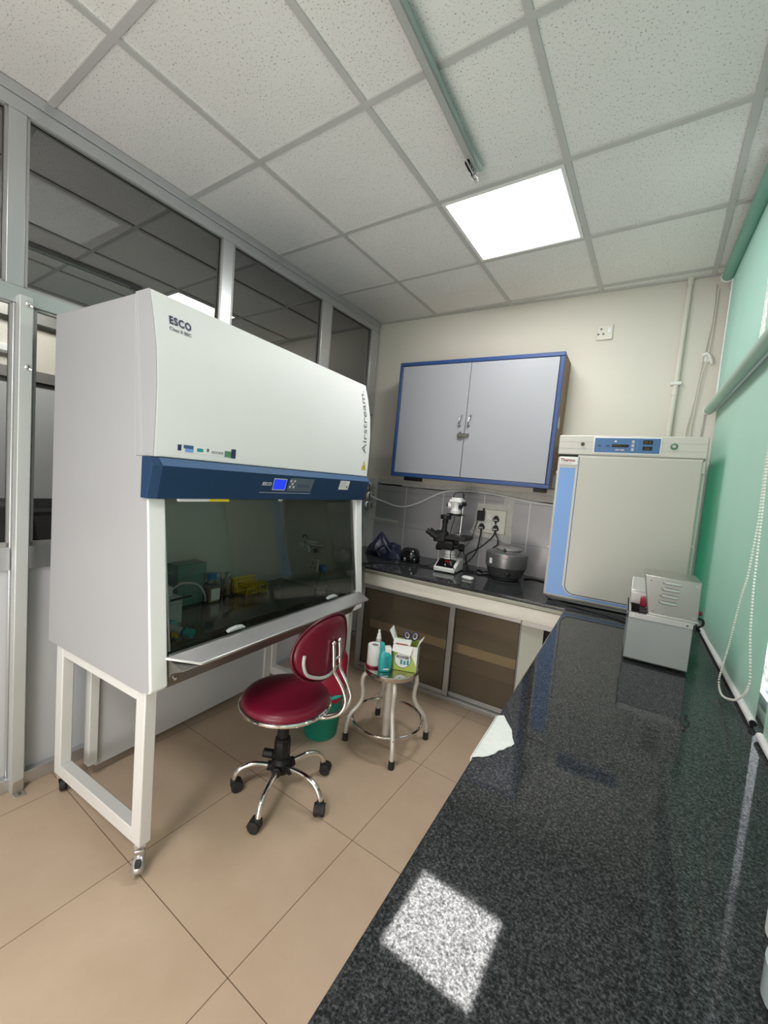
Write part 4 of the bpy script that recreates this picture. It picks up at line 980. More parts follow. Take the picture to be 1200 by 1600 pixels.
MB().box((BX0 + .012, BY0 + .012, 1.0), (1.728, BY1 - .01, 1.004)).build('water_tray', M_bathsteel, wbth)
for x in (BX0 + .02, BX1 - .02): MB().cyl((x, BY0 - .003, 1.040), (x, BY0 - .008, 1.040), .004, 10).build('screw', M_chrome, wbth)
# motor housing: slanted left flank
hx = MB(); Y0h, Y1h = BY0 + .004, BY0 + .185
hx.add([(1.731, Y0h, 1.053), (1.883, Y0h, 1.053), (1.883, Y1h, 1.053), (1.731, Y1h, 1.053), (1.708, Y0h, 1.200), (1.881, Y0h, 1.200), (1.881, Y1h, 1.200), (1.708, Y1h, 1.200)], [(0, 3, 2, 1), (4, 5, 6, 7), (0, 1, 5, 4), (1, 2, 6, 5), (2, 3, 7, 6), (3, 0, 4, 7)])
hs = hx.build('motor_housing', M_bathsteel, wbth, bevel=.003)
for z in (1.181, 1.157, 1.132, 1.107):
    x0 = 1.768 - (1.181 - z) * .08
    lv = MB(); n = 8
    lv.tube([(x0, Y0h - .001, z), (x0 + .004, Y0h - .006, z), (x0 + .045, Y0h - .006, z - .001), (x0 + .054, Y0h - .003, z - .001)], .0055, 10, rs=[.0045, .0068, .006, .0045])
    lv.build('louvre', M_bathsteel2, hs)
q = MB()
for x, z in ((1.729, 1.182), (1.869, 1.185), (1.746, 1.070), (1.868, 1.066)): q.cyl((x, Y0h, z), (x, Y0h - .003, z), .0035, 10)
q.build('screw', M_chrome, hs)
MB().box((1.733, Y0h - .006, 1.052), (1.885, Y0h + .01, 1.060)).build('lower_flange', M_bathsteel2, hs, bevel=.002)
bk = MB(); bk.prism([(1.25, 1.05), (BY1 + .002, 1.05), (BY1 + .002, 1.135), (1.33, 1.150), (1.285, 1.098), (1.25, 1.098)], 'x', BX0 + .004, 1.728)
bk.build('sloped_cover', M_bathsteel2, wbth, bevel=.003)
MB().box((1.708, 1.215, 1.05), (1.730, 1.240, 1.086)).build('red_block', M_bagred, wbth, bevel=.003)
MB().box((1.708, 1.152, 1.005), (1.732, 1.180, 1.055)).build('black_block', M_black, wbth, bevel=.002)
MB().box((1.705, 1.100, 1.005), (1.731, 1.128, 1.056)).build('black_block', M_black, wbth, bevel=.002)
MB().box((1.678, 1.150, 1.006), (1.705, 1.154, 1.012)).build('stirrer', M_blackg, wbth)
MB().cyl((1.883, 1.13, 1.083), (1.897, 1.13, 1.083), .008, 12).build('red_switch', M_bagred, wbth, bevel=.002)
MB().tube(bez([(1.882, 1.12, 1.065), (1.90, 1.12, 1.062), (1.902, 1.12, 1.045), (1.89, 1.12, 1.032), (1.896, 1.125, 1.02)], 5), .004, 8).build('power_lead', M_black, wbth)

# ------------------------------------------------------------------ laboratory chair
ch = thing('lab_chair', 'maroon swivel chair with oval backrest and five chrome legs on casters', 'chair', (.372, .638, 0))
CX, CY = .372, .638
hub = MB().lathe([(.030, .085), (.046, .09), (.046, .135), (.034, .15), (.034, .245), (.030, .25), (.026, .252), (.026, .315), (.022, .32)], (CX, CY, 0), 24)
hub.lathe([(.036, .150), (.037, .152), (.037, .232), (.036, .235)], (CX, CY, 0), 8)
hub.build('gas_column', M_black, ch)
MB().cyl((CX, CY, .315), (CX, CY, .37), .013, 16).build('piston', M_chrome, ch)
MB().cyl((CX - .035, CY - .02, .16), (CX - .075, CY - .045, .165), .020, 18).build('adjust_knob', M_black, ch, bevel=.004)
cas = [(.224, .495, 60), (.476, .410, 200), (.618, .632, 300), (.470, .833, 20), (.215, .800, 150)]
for (x, y, a) in cas:
    d = Vector((x - CX, y - CY, 0)); L_ = d.length; d.normalize()
    def P(r, z): return (CX + d.x * r, CY + d.y * r, z)
    path = bez([P(.03, .108), P(.08, .120), P(L_ * .62, .125), P(L_ * .86, .108), P(L_ * .97, .078), P(L_, .055)], 7)
    lg = MB().tube(path, .0125, 12).build('leg', M_chrome, ch)
    MB().tube([P(.028, .108), P(.062, .113)], .021, 14).build('leg_socket', M_black, lg)
    M = Matrix.Translation((x, y, 0)) @ Matrix.Rotation(math.radians(a), 4, 'Z')
    c = MB(); W = lambda s_: M @ Matrix.Translation((.012, s_, .025)) @ Matrix.Rotation(pi / 2, 4, 'X')
    for s_ in (-.014, .014): c.lathe([(.006, -.009), (.021, -.0095), (.025, -.006), (.025, .006), (.021, .0095), (.006, .009)], n=20, M=W(s_))
    hood = [(-.012 + 0, .028)] + [(.012 + .028 * math.cos(math.radians(t)), .026 + .028 * math.sin(math.radians(t))) for t in range(170, -1, -17)] + [(.038, .022)]
    c.prism(hood, 'y', -.005, .005, M); 
    c.lathe([(.004, .03), (.016, .034), (.016, .058), (.012, .062)], (x, y, 0), 14)
    hd2 = [(.012 + .0275 * math.cos(math.radians(t)), .026 + .0275 * math.sin(math.radians(t))) for t in range(150, -1, -15)] + [(.030, .026), (-.004, .030)]
    c.prism(hd2, 'y', -.024, .024, M)
    c.build('caster', M_rubber, lg, bevel=.002)
SZ = .466
st = MB().lathe([(.001, -.045), (.10, -.044), (.182, -.040), (.196, -.032), (.200, -.020), (.197, -.006), (.186, .006), (.160, .013), (.10, .016), (.001, .0165)], (CX, CY + .004, SZ - .012), 48)
st.build('seat', M_red, ch, smooth=60)
MB().lathe([(.001, 0), (.11, 0), (.11, .045), (.001, .045)], (CX, CY, .366), 24).build('seat_plate', M_black, ch)
MB().tube(arc((CX, CY + .004, SZ - .046), .201, 0, 360, 64)[:-1], .0095, 10, True).build('seat_ring', M_chrome, ch)
# backrest: shallow oval shell on the +x side, facing the cabinet
ba = math.radians(4); BCx, BCy, BZ = .576, .660, .730
BMx = Matrix.Translation((BCx, BCy, BZ)) @ Matrix.Rotation(ba, 4, 'Z') @ Matrix.Rotation(math.radians(-4), 4, 'Y')
def backshell(th0, th1, a=.203, b=.134, n=48, e=2.25):
    vs = []; fs = []; rings = 6
    for side, th in ((0, th0), (1, th1)):
        for k in range(rings + 1):
            s_ = k / rings
            for j in range(n):
                t = 2 * pi * j / n; c_, q_ = math.cos(t), math.sin(t)
                y = a * s_ * abs(c_) ** (2 / e) * (1 if c_ >= 0 else -1); z = b * s_ * abs(q_) ** (2 / e) * (1 if q_ >= 0 else -1)
                if z < 0: y *= 1 - .10 * (-z / b)
                x = -.9 * y * y + th * (1 - s_ ** 6) ** .5 if s_ < 1 else -.9 * y * y
                vs.append((x, y, z))
    N_ = (rings + 1) * n
    for side in (0, 1):
        for k in range(rings):
            for j in range(n):
                j2 = (j + 1) % n; o = side * N_
                fs.append((o + k * n + j, o + k * n + j2, o + (k + 1) * n + j2, o + (k + 1) * n + j))
    return vs, fs
vs, fs = backshell(-.030, .010)
m_ = MB().add(vs, fs, BMx); bo = m_.build('backrest', M_red, ch, smooth=70)
bmx = bmesh.new(); bmx.from_mesh(bo.data); bmesh.ops.remove_doubles(bmx, verts=bmx.verts, dist=.0004); bmesh.ops.recalc_face_normals(bmx, faces=bmx.faces); bmx.to_mesh(bo.data); bmx.free(); bo.data.shade_smooth()
def bp(y, z, x=None): return tuple(BMx @ Vector(((-.9 * y * y + .014) if x is None else x, y, z)))
ring = []
for j in range(64):
    t = 2 * pi * j / 64; c_, q_ = math.cos(t), math.sin(t)
    y = .2035 * abs(c_) ** (2 / 2.25) * (1 if c_ >= 0 else -1); z = .1345 * abs(q_) ** (2 / 2.25) * (1 if q_ >= 0 else -1)
    if z < 0: y *= 1 - .10 * (-z / .14)
    ring.append(tuple(BMx @ Vector((-.9 * y * y + .002, y, z))))
MB().tube(ring, .005, 8, True).build('piping', M_reddark, bo)
# pale trim strip low on the back
MB().tube(bez([bp(-.155, .010), bp(-.158, -.03), bp(-.138, -.075), bp(-.075, -.108), bp(-.02, -.118), bp(.03, -.112), bp(.05, -.10)], 8), .007, 8).build('back_trim', M_greypl, bo)
# twin chrome support bars
for yo in (0, .046):
    pth = bez([bp(.012 + yo, .010, .020), bp(.010 + yo, -.03, .024), bp(.005 + yo, -.085, .028), bp(.01 + yo, -.115, .030), bp(.02 + yo * .9, -.18, .066), bp(.018 + yo * .9, -.235, .082), bp(.005 + yo * .6, -.285, .060), bp(-.01 + yo * .5, -.318, -.02), bp(-.01 + yo * .4, -.324, -.10)], 9)
    MB().tube(pth, .0078, 12).ball(bp(.012 + yo, .015, .020), .011, 10).build('support_bar', M_chrome, ch)
MB().cyl(bp(.006, -.055, .026), bp(.056, -.055, .026), .006, 10).build('cross_bar', M_chrome, ch)

# ------------------------------------------------------------------ waste bucket with liner
bk = thing('waste_bucket', 'teal green plastic bucket with a crimson liner bag behind the maroon chair', 'bucket', (.245, 1.085, 0))
KX, KY = .245, 1.085
MB().lathe([(.001, 0), (.090, 0), (.094, .004), (.122, .262), (.118, .262), (.090, .01), (.001, .008)], (KX, KY, 0), 40).build('bucket_wall', M_bucket, bk)
MB().lathe([(.119, .255), (.131, .256), (.134, .264), (.132, .272), (.119, .272)], (KX, KY, 0), 40, ring=True).build('bucket_rim', M_buckrim, bk)
rb = MB(); n = 40; vs = []; prf = [(.124, .235), (.130, .285), (.128, .33), (.120, .38), (.106, .415), (.075, .41), (.05, .36), (.001, .33)]
for i, (r, z) in enumerate(prf):
    for j in range(n):
        a = 2 * pi * j / n
        k_ = 1 + (.05 * math.sin(5 * a + i) + .035 * math.sin(11 * a + 2 * i)) * (i > 0)
        hh = .075 * max(0, math.cos(a - .7)) * (1 if 2 <= i <= 5 else 0) + .012 * math.sin(7 * a) * (i >= 3)
        vs.append((KX + r * k_ * math.cos(a), KY + r * k_ * math.sin(a), z + hh + (.012 * math.sin(6 * a) if i == 0 else 0)))
fs = [(i * n + j, i * n + (j + 1) % n, (i + 1) * n + (j + 1) % n, (i + 1) * n + j) for i in range(len(prf) - 1) for j in range(n)]
rb.add(vs, fs).build('liner_bag', M_bagred, bk, smooth=50)

# ------------------------------------------------------------------ round steel stool
sl = thing('round_stool', 'round steel topped stool with four curved pale legs and a foot ring', 'stool', (.580, 1.255, 0))
SX, SY, STZ = .580, 1.255, .435
MB().lathe([(.001, STZ - .012), (.140, STZ - .012), (.144, STZ - .026), (.149, STZ - .026), (.152, STZ - .018), (.152, STZ - .004), (.148, STZ), (.001, STZ)], (SX, SY, 0), 56).build('seat', M_stooltop, sl)
MB().lathe([(.022, .035), (.022, .39), (.05, .40), (.05, .423)], (SX, SY, 0), 24).build('centre_column', M_stool, sl)
fts = [(.402, 1.112), (.412, 1.444), (.728, 1.068), (.762, 1.408)]
for (x, y) in fts:
    d = Vector((x - SX, y - SY, 0)); L_ = d.length; d.normalize()
    def P(r, z): return (SX + d.x * r, SY + d.y * r, z)
    pth = bez([P(.06, .398), P(.115, .400), P(.147, .383), P(.156, .345), P(.148, .29), P(.150, .245), P(.172, .20), P(.207, .155), P(L_ - .006, .10), P(L_, .05), P(L_, .03)], 7)
    lg = MB().tube(pth, .0125, 14).build('leg', M_stool, sl)
    MB().lathe([(.016, 0), (.0165, .003), (.0155, .042), (.013, .044)], (*P(L_, 0)[:2], 0), 16).build('rubber_foot', M_rubber, lg)
    MB().cyl(P(.195, .139), P(.232, .139), .004, 8).build('bolt', M_chrome, lg)
MB().tube(arc((SX, SY, .135), .198, 0, 360, 72)[:-1], .0075, 10, True).build('foot_ring', M_chrome, sl)

ZS = STZ + .0005
r_ = thing('paper_roll', 'white paper roll standing on the stool beside the teal bottle', 'paper roll', (.500, 1.195, ZS))
RM = Matrix.Translation((.500, 1.195, ZS + .012)) @ Matrix.Diagonal((1.12, 1.12, 1.08, 1))
MB().lathe([(.017, 0), (.036, 0), (.0365, .002), (.0365, .098), (.036, .10), (.020, .10), (.017, .098)], n=40, M=RM, ring=True).build('roll', M_card, r_)
MB().lathe([(.012, .002), (.0172, .002), (.0172, .0985), (.0155, .0985), (.012, .0985)], n=30, M=RM, ring=True).build('core', M_greypl, r_)
rt = MB().lathe([(.024, 0), (.040, 0), (.041, .002), (.041, .0095), (.040, .0115), (.024, .0115)], (.498, 1.193, ZS), 36, ring=True).build('tape_roll', M_bagred)
tag(rt, 'crimson tape roll lying under the white paper roll on the stool', 'tape')
tb_ = thing('teal_bottle', 'turquoise flat bottle with white flip cap at the stool front', 'bottle', (.578, 1.182, ZS))
TM = Matrix.Translation((.578, 1.182, ZS)) @ Matrix.Rotation(math.radians(42), 4, 'Z') @ Matrix.Diagonal((1.12, 1.12, 1.1, 1))
def oval(a, b, e=2.6, n=28): return [(a * abs(math.cos(2 * pi * j / n)) ** (2 / e) * (1 if math.cos(2 * pi * j / n) >= 0 else -1), b * abs(math.sin(2 * pi * j / n)) ** (2 / e) * (1 if math.sin(2 * pi * j / n) >= 0 else -1)) for j in range(n)]
def loft(secs, M=None):
    m = MB(); vs = []; n = len(secs[0][1])
    for z, poly in secs: vs += [(p[0], p[1], z) for p in poly]
    fs = [tuple(range(n - 1, -1, -1)), tuple((len(secs) - 1) * n + j for j in range(n))]
    for i in range(len(secs) - 1):
        for j in range(n): fs.append((i * n + j, i * n + (j + 1) % n, (i + 1) * n + (j + 1) % n, (i + 1) * n + j))
    return m.add(vs, fs, M)
loft([(0, oval(.030, .019)), (.004, oval(.033, .022)), (.06, oval(.034, .022)), (.092, oval(.030, .020)), (.104, oval(.024, .017)), (.108, oval(.020, .015))], TM).build('bottle_body', M_teal, tb_, smooth=50)
loft([(.016, oval(.022, .0235)), (.018, oval(.024, .0235)), (.076, oval(.024, .0232)), (.078, oval(.022, .0230))], TM).build('label', M_teald, tb_, smooth=50)
MB().box((-.031, -.014, .10), (-.012, .014, .142), TM).build('neck_strip', M_teal, tb_, bevel=.003)
MB().box((-.008, -.018, .084), (.024, .018, .122), TM).build('flip_cap', M_whitepl, tb_, bevel=.004)
MB().box((-.014, -.026, .014), (.014, -.0232, .020), TM).build('white_print', M_whitepl, tb_)
sq = thing('squeeze_bottle', 'small clear squeeze bottle with white nozzle behind the paper roll', 'bottle', (.468, 1.282, ZS))
MB().lathe([(.001, 0), (.024, 0), (.026, .004), (.026, .085), (.018, .105), (.013, .11)], (.468, 1.282, ZS), 24).build('bottle_body', M_milky, sq)
MB().lathe([(.015, .106), (.0155, .125), (.012, .130), (.010, .150), (.007, .153), (.0068, .172), (.001, .175)], (.468, 1.282, ZS), 20).build('nozzle', M_whitepl, sq)
# green carton holding tools
gx = thing('tissue_carton', 'open lime green and white carton at the stool right edge', 'box', (.672, 1.255, ZS))
GM = Matrix.Translation((.645, 1.295, ZS)) @ Matrix.Rotation(math.radians(19), 4, 'Z') @ Matrix.Diagonal((1.2, 1.15, 1.25, 1))
gw, gd, gh = .056, .048, .115
c = MB()
c.box((-gw, -gd, 0), (gw, -gd + .002, gh), GM); c.box((-gw, gd - .002, 0), (gw, gd, gh), GM); c.box((-gw, -gd, 0), (-gw + .002, gd, gh), GM); c.box((-gw, -gd, 0), (gw, gd, .002), GM)
c.build('green_carton', M_lime, gx)
MB().box((gw - .002, -gd, 0), (gw + .0008, gd, gh), GM).build('white_side', M_card, gx)
MB().prism([(gw - .05, gh), (gw, gh), (gw, .03), (gw - .008, .045)], 'y', -gd - .0009, -gd + .001, GM).build('white_corner', M_card, gx)
dk = MB().lathe([(.001, 0), (.036, 0), (.036, .001), (.001, .001)], n=36, M=GM @ Matrix.Translation((-.008, -gd - .0006, .052)) @ Matrix.Rotation(pi / 2, 4, 'X')); dk.build('round_label', M_card, gx)
dk = MB().lathe([(.036, 0), (.039, 0), (.039, .0012), (.036, .0012)], n=36, ring=True, M=GM @ Matrix.Translation((-.008, -gd - .0006, .052)) @ Matrix.Rotation(pi / 2, 4, 'X')); dk.build('round_border', M_greenb, gx)
tM = GM @ Matrix.Translation((-.008, -gd - .0022, .056)) @ FACE_NY
text('carton_lettering', 'POWER', .0165, M_navytext, gx, tM, 'CENTER', bold=.0006, world=True)
q = MB()
for i, a in enumerate((-.018, -.003, .012)): q.box((a, -gd - .0024, .030), (a + .010, -gd - .0016, .052 - .004 * (i % 2)), GM)
q.build('carton_mark', M_tealink, gx)
q = MB()
for i in range(5): q.box((gw + .0008, -.030, .030 + i * .011), (gw + .0014, .022 - (i % 2) * .012, .034 + i * .011), GM)
q.build('fine_print', M_greytext, gx)
MB().prism([(-.012, .078), (.020, .098), (.026, .108), (-.004, .094)], 'x', gw + .0008, gw + .0016, GM).build('side_mark', M_tealink, gx)
f = MB().add([(gw, -gd + .02, gh), (gw, gd, gh), (gw + .018, gd + .004, gh + .020), (gw + .016, gd - .022, gh + .016)], [(0, 1, 2, 3)], GM); f.build('flap', M_card, gx, solid=.0015, smooth=0)
f = MB().add([(-gw, -.02, gh), (-gw, gd, gh), (-gw - .020, gd - .005, gh + .055), (-gw - .028, -.012, gh + .048)], [(0, 1, 2, 3)], GM); f.build('flap', M_card, gx, solid=.0015, smooth=0)
f = MB().add([(-gw + .0, -gd, gh), (gw - .02, -gd, gh), (gw - .028, -gd - .030, gh - .032), (-gw + .0, -gd - .030, gh - .020)], [(0, 1, 2, 3)], GM); f.build('front_flap', M_paper, gx, solid=.0015, smooth=0)
sd = thing('small_card_box', 'small white label card lying on top of the lime carton', 'card', tuple(GM @ Vector((-.012, -.012, gh))))
MB().box((-.058, -.045, gh + .0005), (.022, .004, gh + .011), GM).build('card', M_card, sd, bevel=.001)
MB().box((-.045, -.0455, gh + .001), (.010, -.0448, gh + .006), GM).build('print', M_redtext, sd)
sc = thing('scissors', 'scissors with navy and white finger loops standing in the lime carton', 'scissors', tuple(GM @ Vector((.012, .016, gh))))
for i, s_ in enumerate((-1, 1)):
    c0 = GM @ Vector((.014 + s_ * .019, .018, gh + .026))
    Mx = Matrix.Translation(c0) @ Matrix.Rotation(math.radians(30), 4, 'Z') @ Matrix.Rotation(math.radians(s_ * 14), 4, 'Y')
    lp = [(.0155 * math.cos(2 * pi * j / 24), 0, .022 * math.sin(2 * pi * j / 24)) for j in range(24)]
    MB().tube(lp, .0052, 8, True, Mx).build('finger_loop', M_navytext, sc)
    lp = [(.0155 * math.cos(2 * pi * j / 24), .003, .022 * math.sin(2 * pi * j / 24)) for j in range(24)]
    MB().tube([(a_ * .80, b_ - .003, c_ * .80) for a_, b_, c_ in lp], .0035, 8, True, Mx).build('loop_lining', M_whitepl, sc)
    MB().add([(s_ * -.010, -.0015, -.02), (s_ * -.002, -.0015, -.02), (s_ * -.020, -.0015, -.12), (s_ * -.010, .0015, -.02), (s_ * -.002, .0015, -.02), (s_ * -.020, .0015, -.12)], [(0, 1, 2), (5, 4, 3), (0, 3, 4, 1), (1, 4, 5, 2), (2, 5, 3, 0)], Mx).build('blade', M_chrome, sc)

# ------------------------------------------------------------------ inverted microscope
mi = thing('inverted_microscope', 'black and white inverted microscope with a white lamp head on a pole', 'microscope', (.56, 2.06, CT))
MR = Matrix.Translation((.556, 1.960, CT)) @ Matrix.Rotation(math.radians(3), 4, 'Z')
w_ = .078
MB().prism([(0, .006), (0, .034), (.105, .088), (.20, .088), (.20, .006)], 'x', -w_, w_, MR).build('base', M_whitepl, mi, bevel=.005)
for x in (-.06, .06):
    for y in (.02, .18): MB().lathe([(.01, 0), (.01, .007)], tuple(MR @ Vector((x, y, 0))), 12).build('foot', M_rubber, mi)
nrm = Vector((0, -.054, .105)).normalized()
def sl_(x, t, off=.0015): p_ = Vector((x, .004 + .096 * t, .036 + .0495 * t)) + nrm * off; return MR @ p_
bpnl = MB().add([sl_(-.068, .04), sl_(.058, .04), sl_(.058, .96), sl_(-.068, .96)], [(0, 1, 2, 3)]).build('control_face', M_blackg, mi, smooth=0)
MB().cyl(sl_(.030, .55, 0), sl_(.030, .55, .016), .011, 20).build('dial', M_chrome, bpnl, bevel=.002)
MB().cyl(sl_(-.004, .28, 0), sl_(-.004, .28, .010), .007, 16).build('dial', M_chrome, bpnl, bevel=.002)
MB().add([sl_(-.018, .58, .003), sl_(.010, .58, .003), sl_(.010, .74, .003), sl_(-.018, .74, .003)], [(0, 1, 2, 3)]).build('red_readout', M_redled, bpnl, smooth=0)
def ML(x, y, z): return tuple(MR @ Vector((x, y, z)))
MB().tube([ML(-.005, .125, .086), ML(-.006, .125, .10), ML(-.008, .122, .150), ML(-.010, .12, .19)], .03, 28, rs=[.046, .040, .036, .036]).build('neck', M_whitepl, mi)
MB().tube(arc(ML(-.007, .123, .118), .0385, 0, 360, 40)[:-1], .0028, 8, True).tube(arc(ML(-.006, .125, .100), .042, 0, 360, 40)[:-1], .0028, 8, True).build('neck_ring', M_chrome, mi)
MB().prism([(.055, .152), (.19, .165), (.19, .225), (.15, .25), (.075, .25), (.045, .215)], 'x', -.085, .036, MR).build('body', M_black, mi, bevel=.012, seg=3)
MB().tube([ML(-.10, .085, .165), ML(-.06, .085, .165)], .024, 20).tube([ML(.03, .09, .185), ML(.06, .09, .185)], .020, 20).build('focus_knob', M_black, mi, bevel=.003)
MB().prism([(.02, .235), (.215, .235), (.215, .262), (.02, .262)], 'x', -.02, .128, MR).build('stage', M_black, mi, bevel=.003)
MB().box((.012, .10, .262), (.055, .115, .272), MR).build('specimen_clip', M_chrome, mi, bevel=.002)
# observation head to the left with two eyepieces
MB().prism([(.03, .205), (.125, .22), (.125, .275), (.09, .29), (.04, .275)], 'x', -.115, -.025, MR).build('head', M_black, mi, bevel=.012, seg=3)
for y in (.045, .105):
    e_ = MB().tube([ML(-.085, y, .235), ML(-.130, y - .015, .262)], .021, 18).tube([ML(-.125, y - .013, .259), ML(-.162, y - .026, .281)], .017, 18, rs=[.018, .0195])
    e_.build('eyepiece', M_black, mi, bevel=.002)
MB().tube([ML(-.055, .085, .275), ML(-.052, .085, .30), ML(-.05, .085, .375)], .016, 20, rs=[.024, .018, .0165]).tube([ML(-.05, .085, .345), ML(-.05, .085, .365)], .021, 20).build('camera_tube', M_black, mi)
cam_ = MB().tube([ML(-.05, .085, .372), ML(-.05, .085, .403)], .038, 32).build('microscope_camera', M_black, mi, bevel=.003)
MB().tube(arc(ML(-.05, .085, .373), .022, 0, 360, 30)[:-1], .003, 8, True).build('mount_ring', M_chrome, cam_)
# lamp pole and lamp head
MB().cyl(ML(.046, .15, .262), ML(.050, .15, .50), .006, 14).lathe([(.018, 0), (.018, .012), (.009, .02)], ML(.046, .15, .262), 18).build('lamp_pole', M_chrome, mi)
lh = MB().tube([ML(.010, .11, .418), ML(.010, .11, .440), ML(.006, .11, .444), ML(.006, .11, .500)], .03, 28, rs=[.036, .040, .030, .031]).build('lamp_head', M_whitepl, mi)
MB().box((-.032, .07, .498), (.058, .165, .518), MR).box((-.022, .08, .518), (.050, .155, .532), MR).build('lamp_cover', M_whitepl, lh, bevel=.006)
MB().tube([ML(-.02, .10, .475), ML(-.045, .095, .475)], .024, 22).build('side_port', M_whitepl, lh, bevel=.004)
MB().tube([ML(-.045, .095, .475), ML(-.056, .092, .475)], .012, 16).tube([ML(.06, .10, .492), ML(.085, .095, .492)], .016, 16).tube([ML(.038, .10, .47), ML(.056, .095, .468)], .013, 16).build('lamp_knob', M_black, lh, bevel=.002)
MB().tube([ML(.012, .11, .402), ML(.012, .11, .419)], .044, 32).box((-.055, .103, .408), (.08, .113, .415), MR).build('condenser_disc', M_black, lh, bevel=.002)
MB().box((-.012, .0785, .462), (.010, .0795, .49), MR).build('lamp_label', M_seam, lh)
MB().tube(bez([ML(.004, .11, .402), ML(.010, .10, .375), ML(-.002, .10, .33), ML(-.010, .10, .285), ML(-.012, .10, .255)], 6), .003, 6).build('lamp_lead', M_black, mi)
MB().tube(bez([ML(.048, .14, .532), ML(.050, .14, .560), ML(.02, .15, .575), ML(-.03, .16, .55), ML(-.035, .18, .49)], 6), .003, 6).tube([ML(.048, .14, .53), ML(.048, .14, .565)], .0055, 8).build('top_lead', M_black, mi)
MB().tube(bez([ML(.022, .08, .20), ML(.024, .05, .16), ML(.030, .03, .11), ML(.062, .0, .06), ML(.082, .015, .012)], 6), .0035, 6).build('front_lead', M_black, mi)

# navy cover bag, black case, white puck, centrifuge
bg = MB(); random.seed(3)
def crumple(c, rx, ry, rz, seed, peak=0.0, n=26, k=13):
    rnd = random.Random(seed); ph = [rnd.uniform(0, 6.28) for _ in range(8)]
    vs = []; fs = []
    for i in range(k + 1):
        ph_ = pi * .5 * i / k
        for j in range(n):
            a = 2 * pi * j / n
            q_ = 1 + .10 * math.sin(3 * a + ph[0] + 2.4 * ph_) + .09 * math.sin(5 * a + ph[1] - 3 * ph_) + .05 * math.sin(9 * a + ph[2] + 6 * ph_)
            r = math.cos(ph_) * q_ * (1 + .12 * math.sin(4 * ph_ + ph[3]))
            z = math.sin(ph_) * (1 + .05 * math.sin(2 * a + ph[4])) * rz
            z = z + peak * (math.sin(ph_) ** 6)
            vs.append((c[0] + rx * r * math.cos(a), c[1] + ry * r * math.sin(a), c[2] + max(0, z)))
    for i in range(k):
        for j in range(n): fs.append((i * n + j, i * n + (j + 1) % n, (i + 1) * n + (j + 1) % n, (i + 1) * n + j))
    fs.append(tuple(range(n - 1, -1, -1)))
    return vs, fs
bgt = thing('cloth_bag', 'crumpled navy blue cloth bag lying on the black worktop by the taps', 'bag', (-.03, 2.16, CT))
vs, fs = crumple((-.095, 2.16, CT + .001), .095, .10, .135, 5, .05); bg.add(vs, fs)
vs, fs = crumple((.030, 2.16, CT + .001), .085, .09, .125, 11, -.01); bg.add(vs, fs)
vs, fs = crumple((-.19, 2.19, CT + .001), .05, .07, .07, 17, 0); bg.add(vs, fs)
bg.build('bag_fabric', M_bagnavy, bgt, smooth=24)
MB().tube(bez([(-.03, 2.045, CT + .012), (-.06, 2.05, CT + .05), (.0, 2.06, CT + .10), (.06, 2.055, CT + .06), (.12, 2.03, CT + .02), (.06, 2.02, CT + .012), (-.02, 2.03, CT + .012)], 8), .007, 8).build('drawstring', M_bagnavy, bgt)
bx = thing('black_case', 'glossy black rounded case with chrome clasps beside the navy bag', 'case', (.20, 2.13, CT))
loft([(0, oval(.070, .062)), (.006, oval(.076, .068)), (.05, oval(.074, .066)), (.085, oval(.066, .058)), (.102, oval(.052, .046)), (.108, oval(.03, .026))], Matrix.Translation((.20, 2.13, CT))).build('case_shell', M_blackg, bx, smooth=50)
MB().tube([(.20 + p[0], 2.13 + p[1], CT + .046) for p in oval(.0765, .0685, n=40)], .003, 6, True).build('seam_band', M_black, bx)
for a in (-100, -35): 
    a = math.radians(a); p = (.20 + .074 * math.cos(a), 2.13 + .070 * math.sin(a), CT + .022)
    MB().box((-.010, -.006, -.016), (.010, .006, .016), Matrix.Translation(p) @ Matrix.Rotation(a + pi / 2, 4, 'Z')).build('clasp', M_chrome, bx, bevel=.003)
pk = MB(); pk.add(*[loft([(0, oval(.036, .022, 4)), (.004, oval(.039, .025, 4)), (.014, oval(.038, .024, 4)), (.018, oval(.033, .020, 4))], Matrix.Translation((.752, 1.912, CT + .0005)) @ Matrix.Rotation(-.1, 4, 'Z')).__dict__[k] for k in ('v', 'f')])
tag(pk.build('white_soap_box', M_whitepl, smooth=50), 'small white rounded box on the black worktop before the microscope', 'box')
ce_ = thing('bench_centrifuge', 'round dark grey hammered metal centrifuge with domed lid on the worktop', 'centrifuge', (.932, 2.165, CT))
QX, QY = .932, 2.165
MB().lathe([(.085, .012), (.088, .010), (.113, .025), (.119, .045), (.133, .085), (.135, .088)], (QX, QY, CT), 56).build('lower_bowl', M_centd, ce_)
MB().lathe([(.134, .088), (.138, .090), (.141, .13), (.142, .178), (.139, .186), (.128, .192), (.105, .197), (.07, .199)], (QX, QY, CT), 56).build('upper_bowl', M_cent, ce_)
MB().lathe([(.08, .198), (.084, .199), (.086, .207), (.082, .215), (.05, .219), (.001, .221)], (QX + .004, QY + .02, CT), 48).build('lid', M_centl, ce_)
MB().lathe([(.13, .1865), (.1405, .1845), (.1412, .181), (.13, .181)], (QX, QY, CT), 56, ring=True).build('rim_band', M_centl, ce_)
MB().lathe([(.092, .004), (.094, .004), (.096, .010), (.092, .012)], (QX, QY, CT), 40).build('base_ring', M_cent, ce_)
for a in (30, 150, 270): MB().lathe([(.012, 0), (.012, .012)], (QX + .07 * math.cos(math.radians(a)), QY + .07 * math.sin(math.radians(a)), CT), 12).build('foot', M_rubber, ce_)
ca = math.radians(-68)
def cp_(r, a, z): return (QX + r * math.cos(a), QY + r * math.sin(a), CT + z)
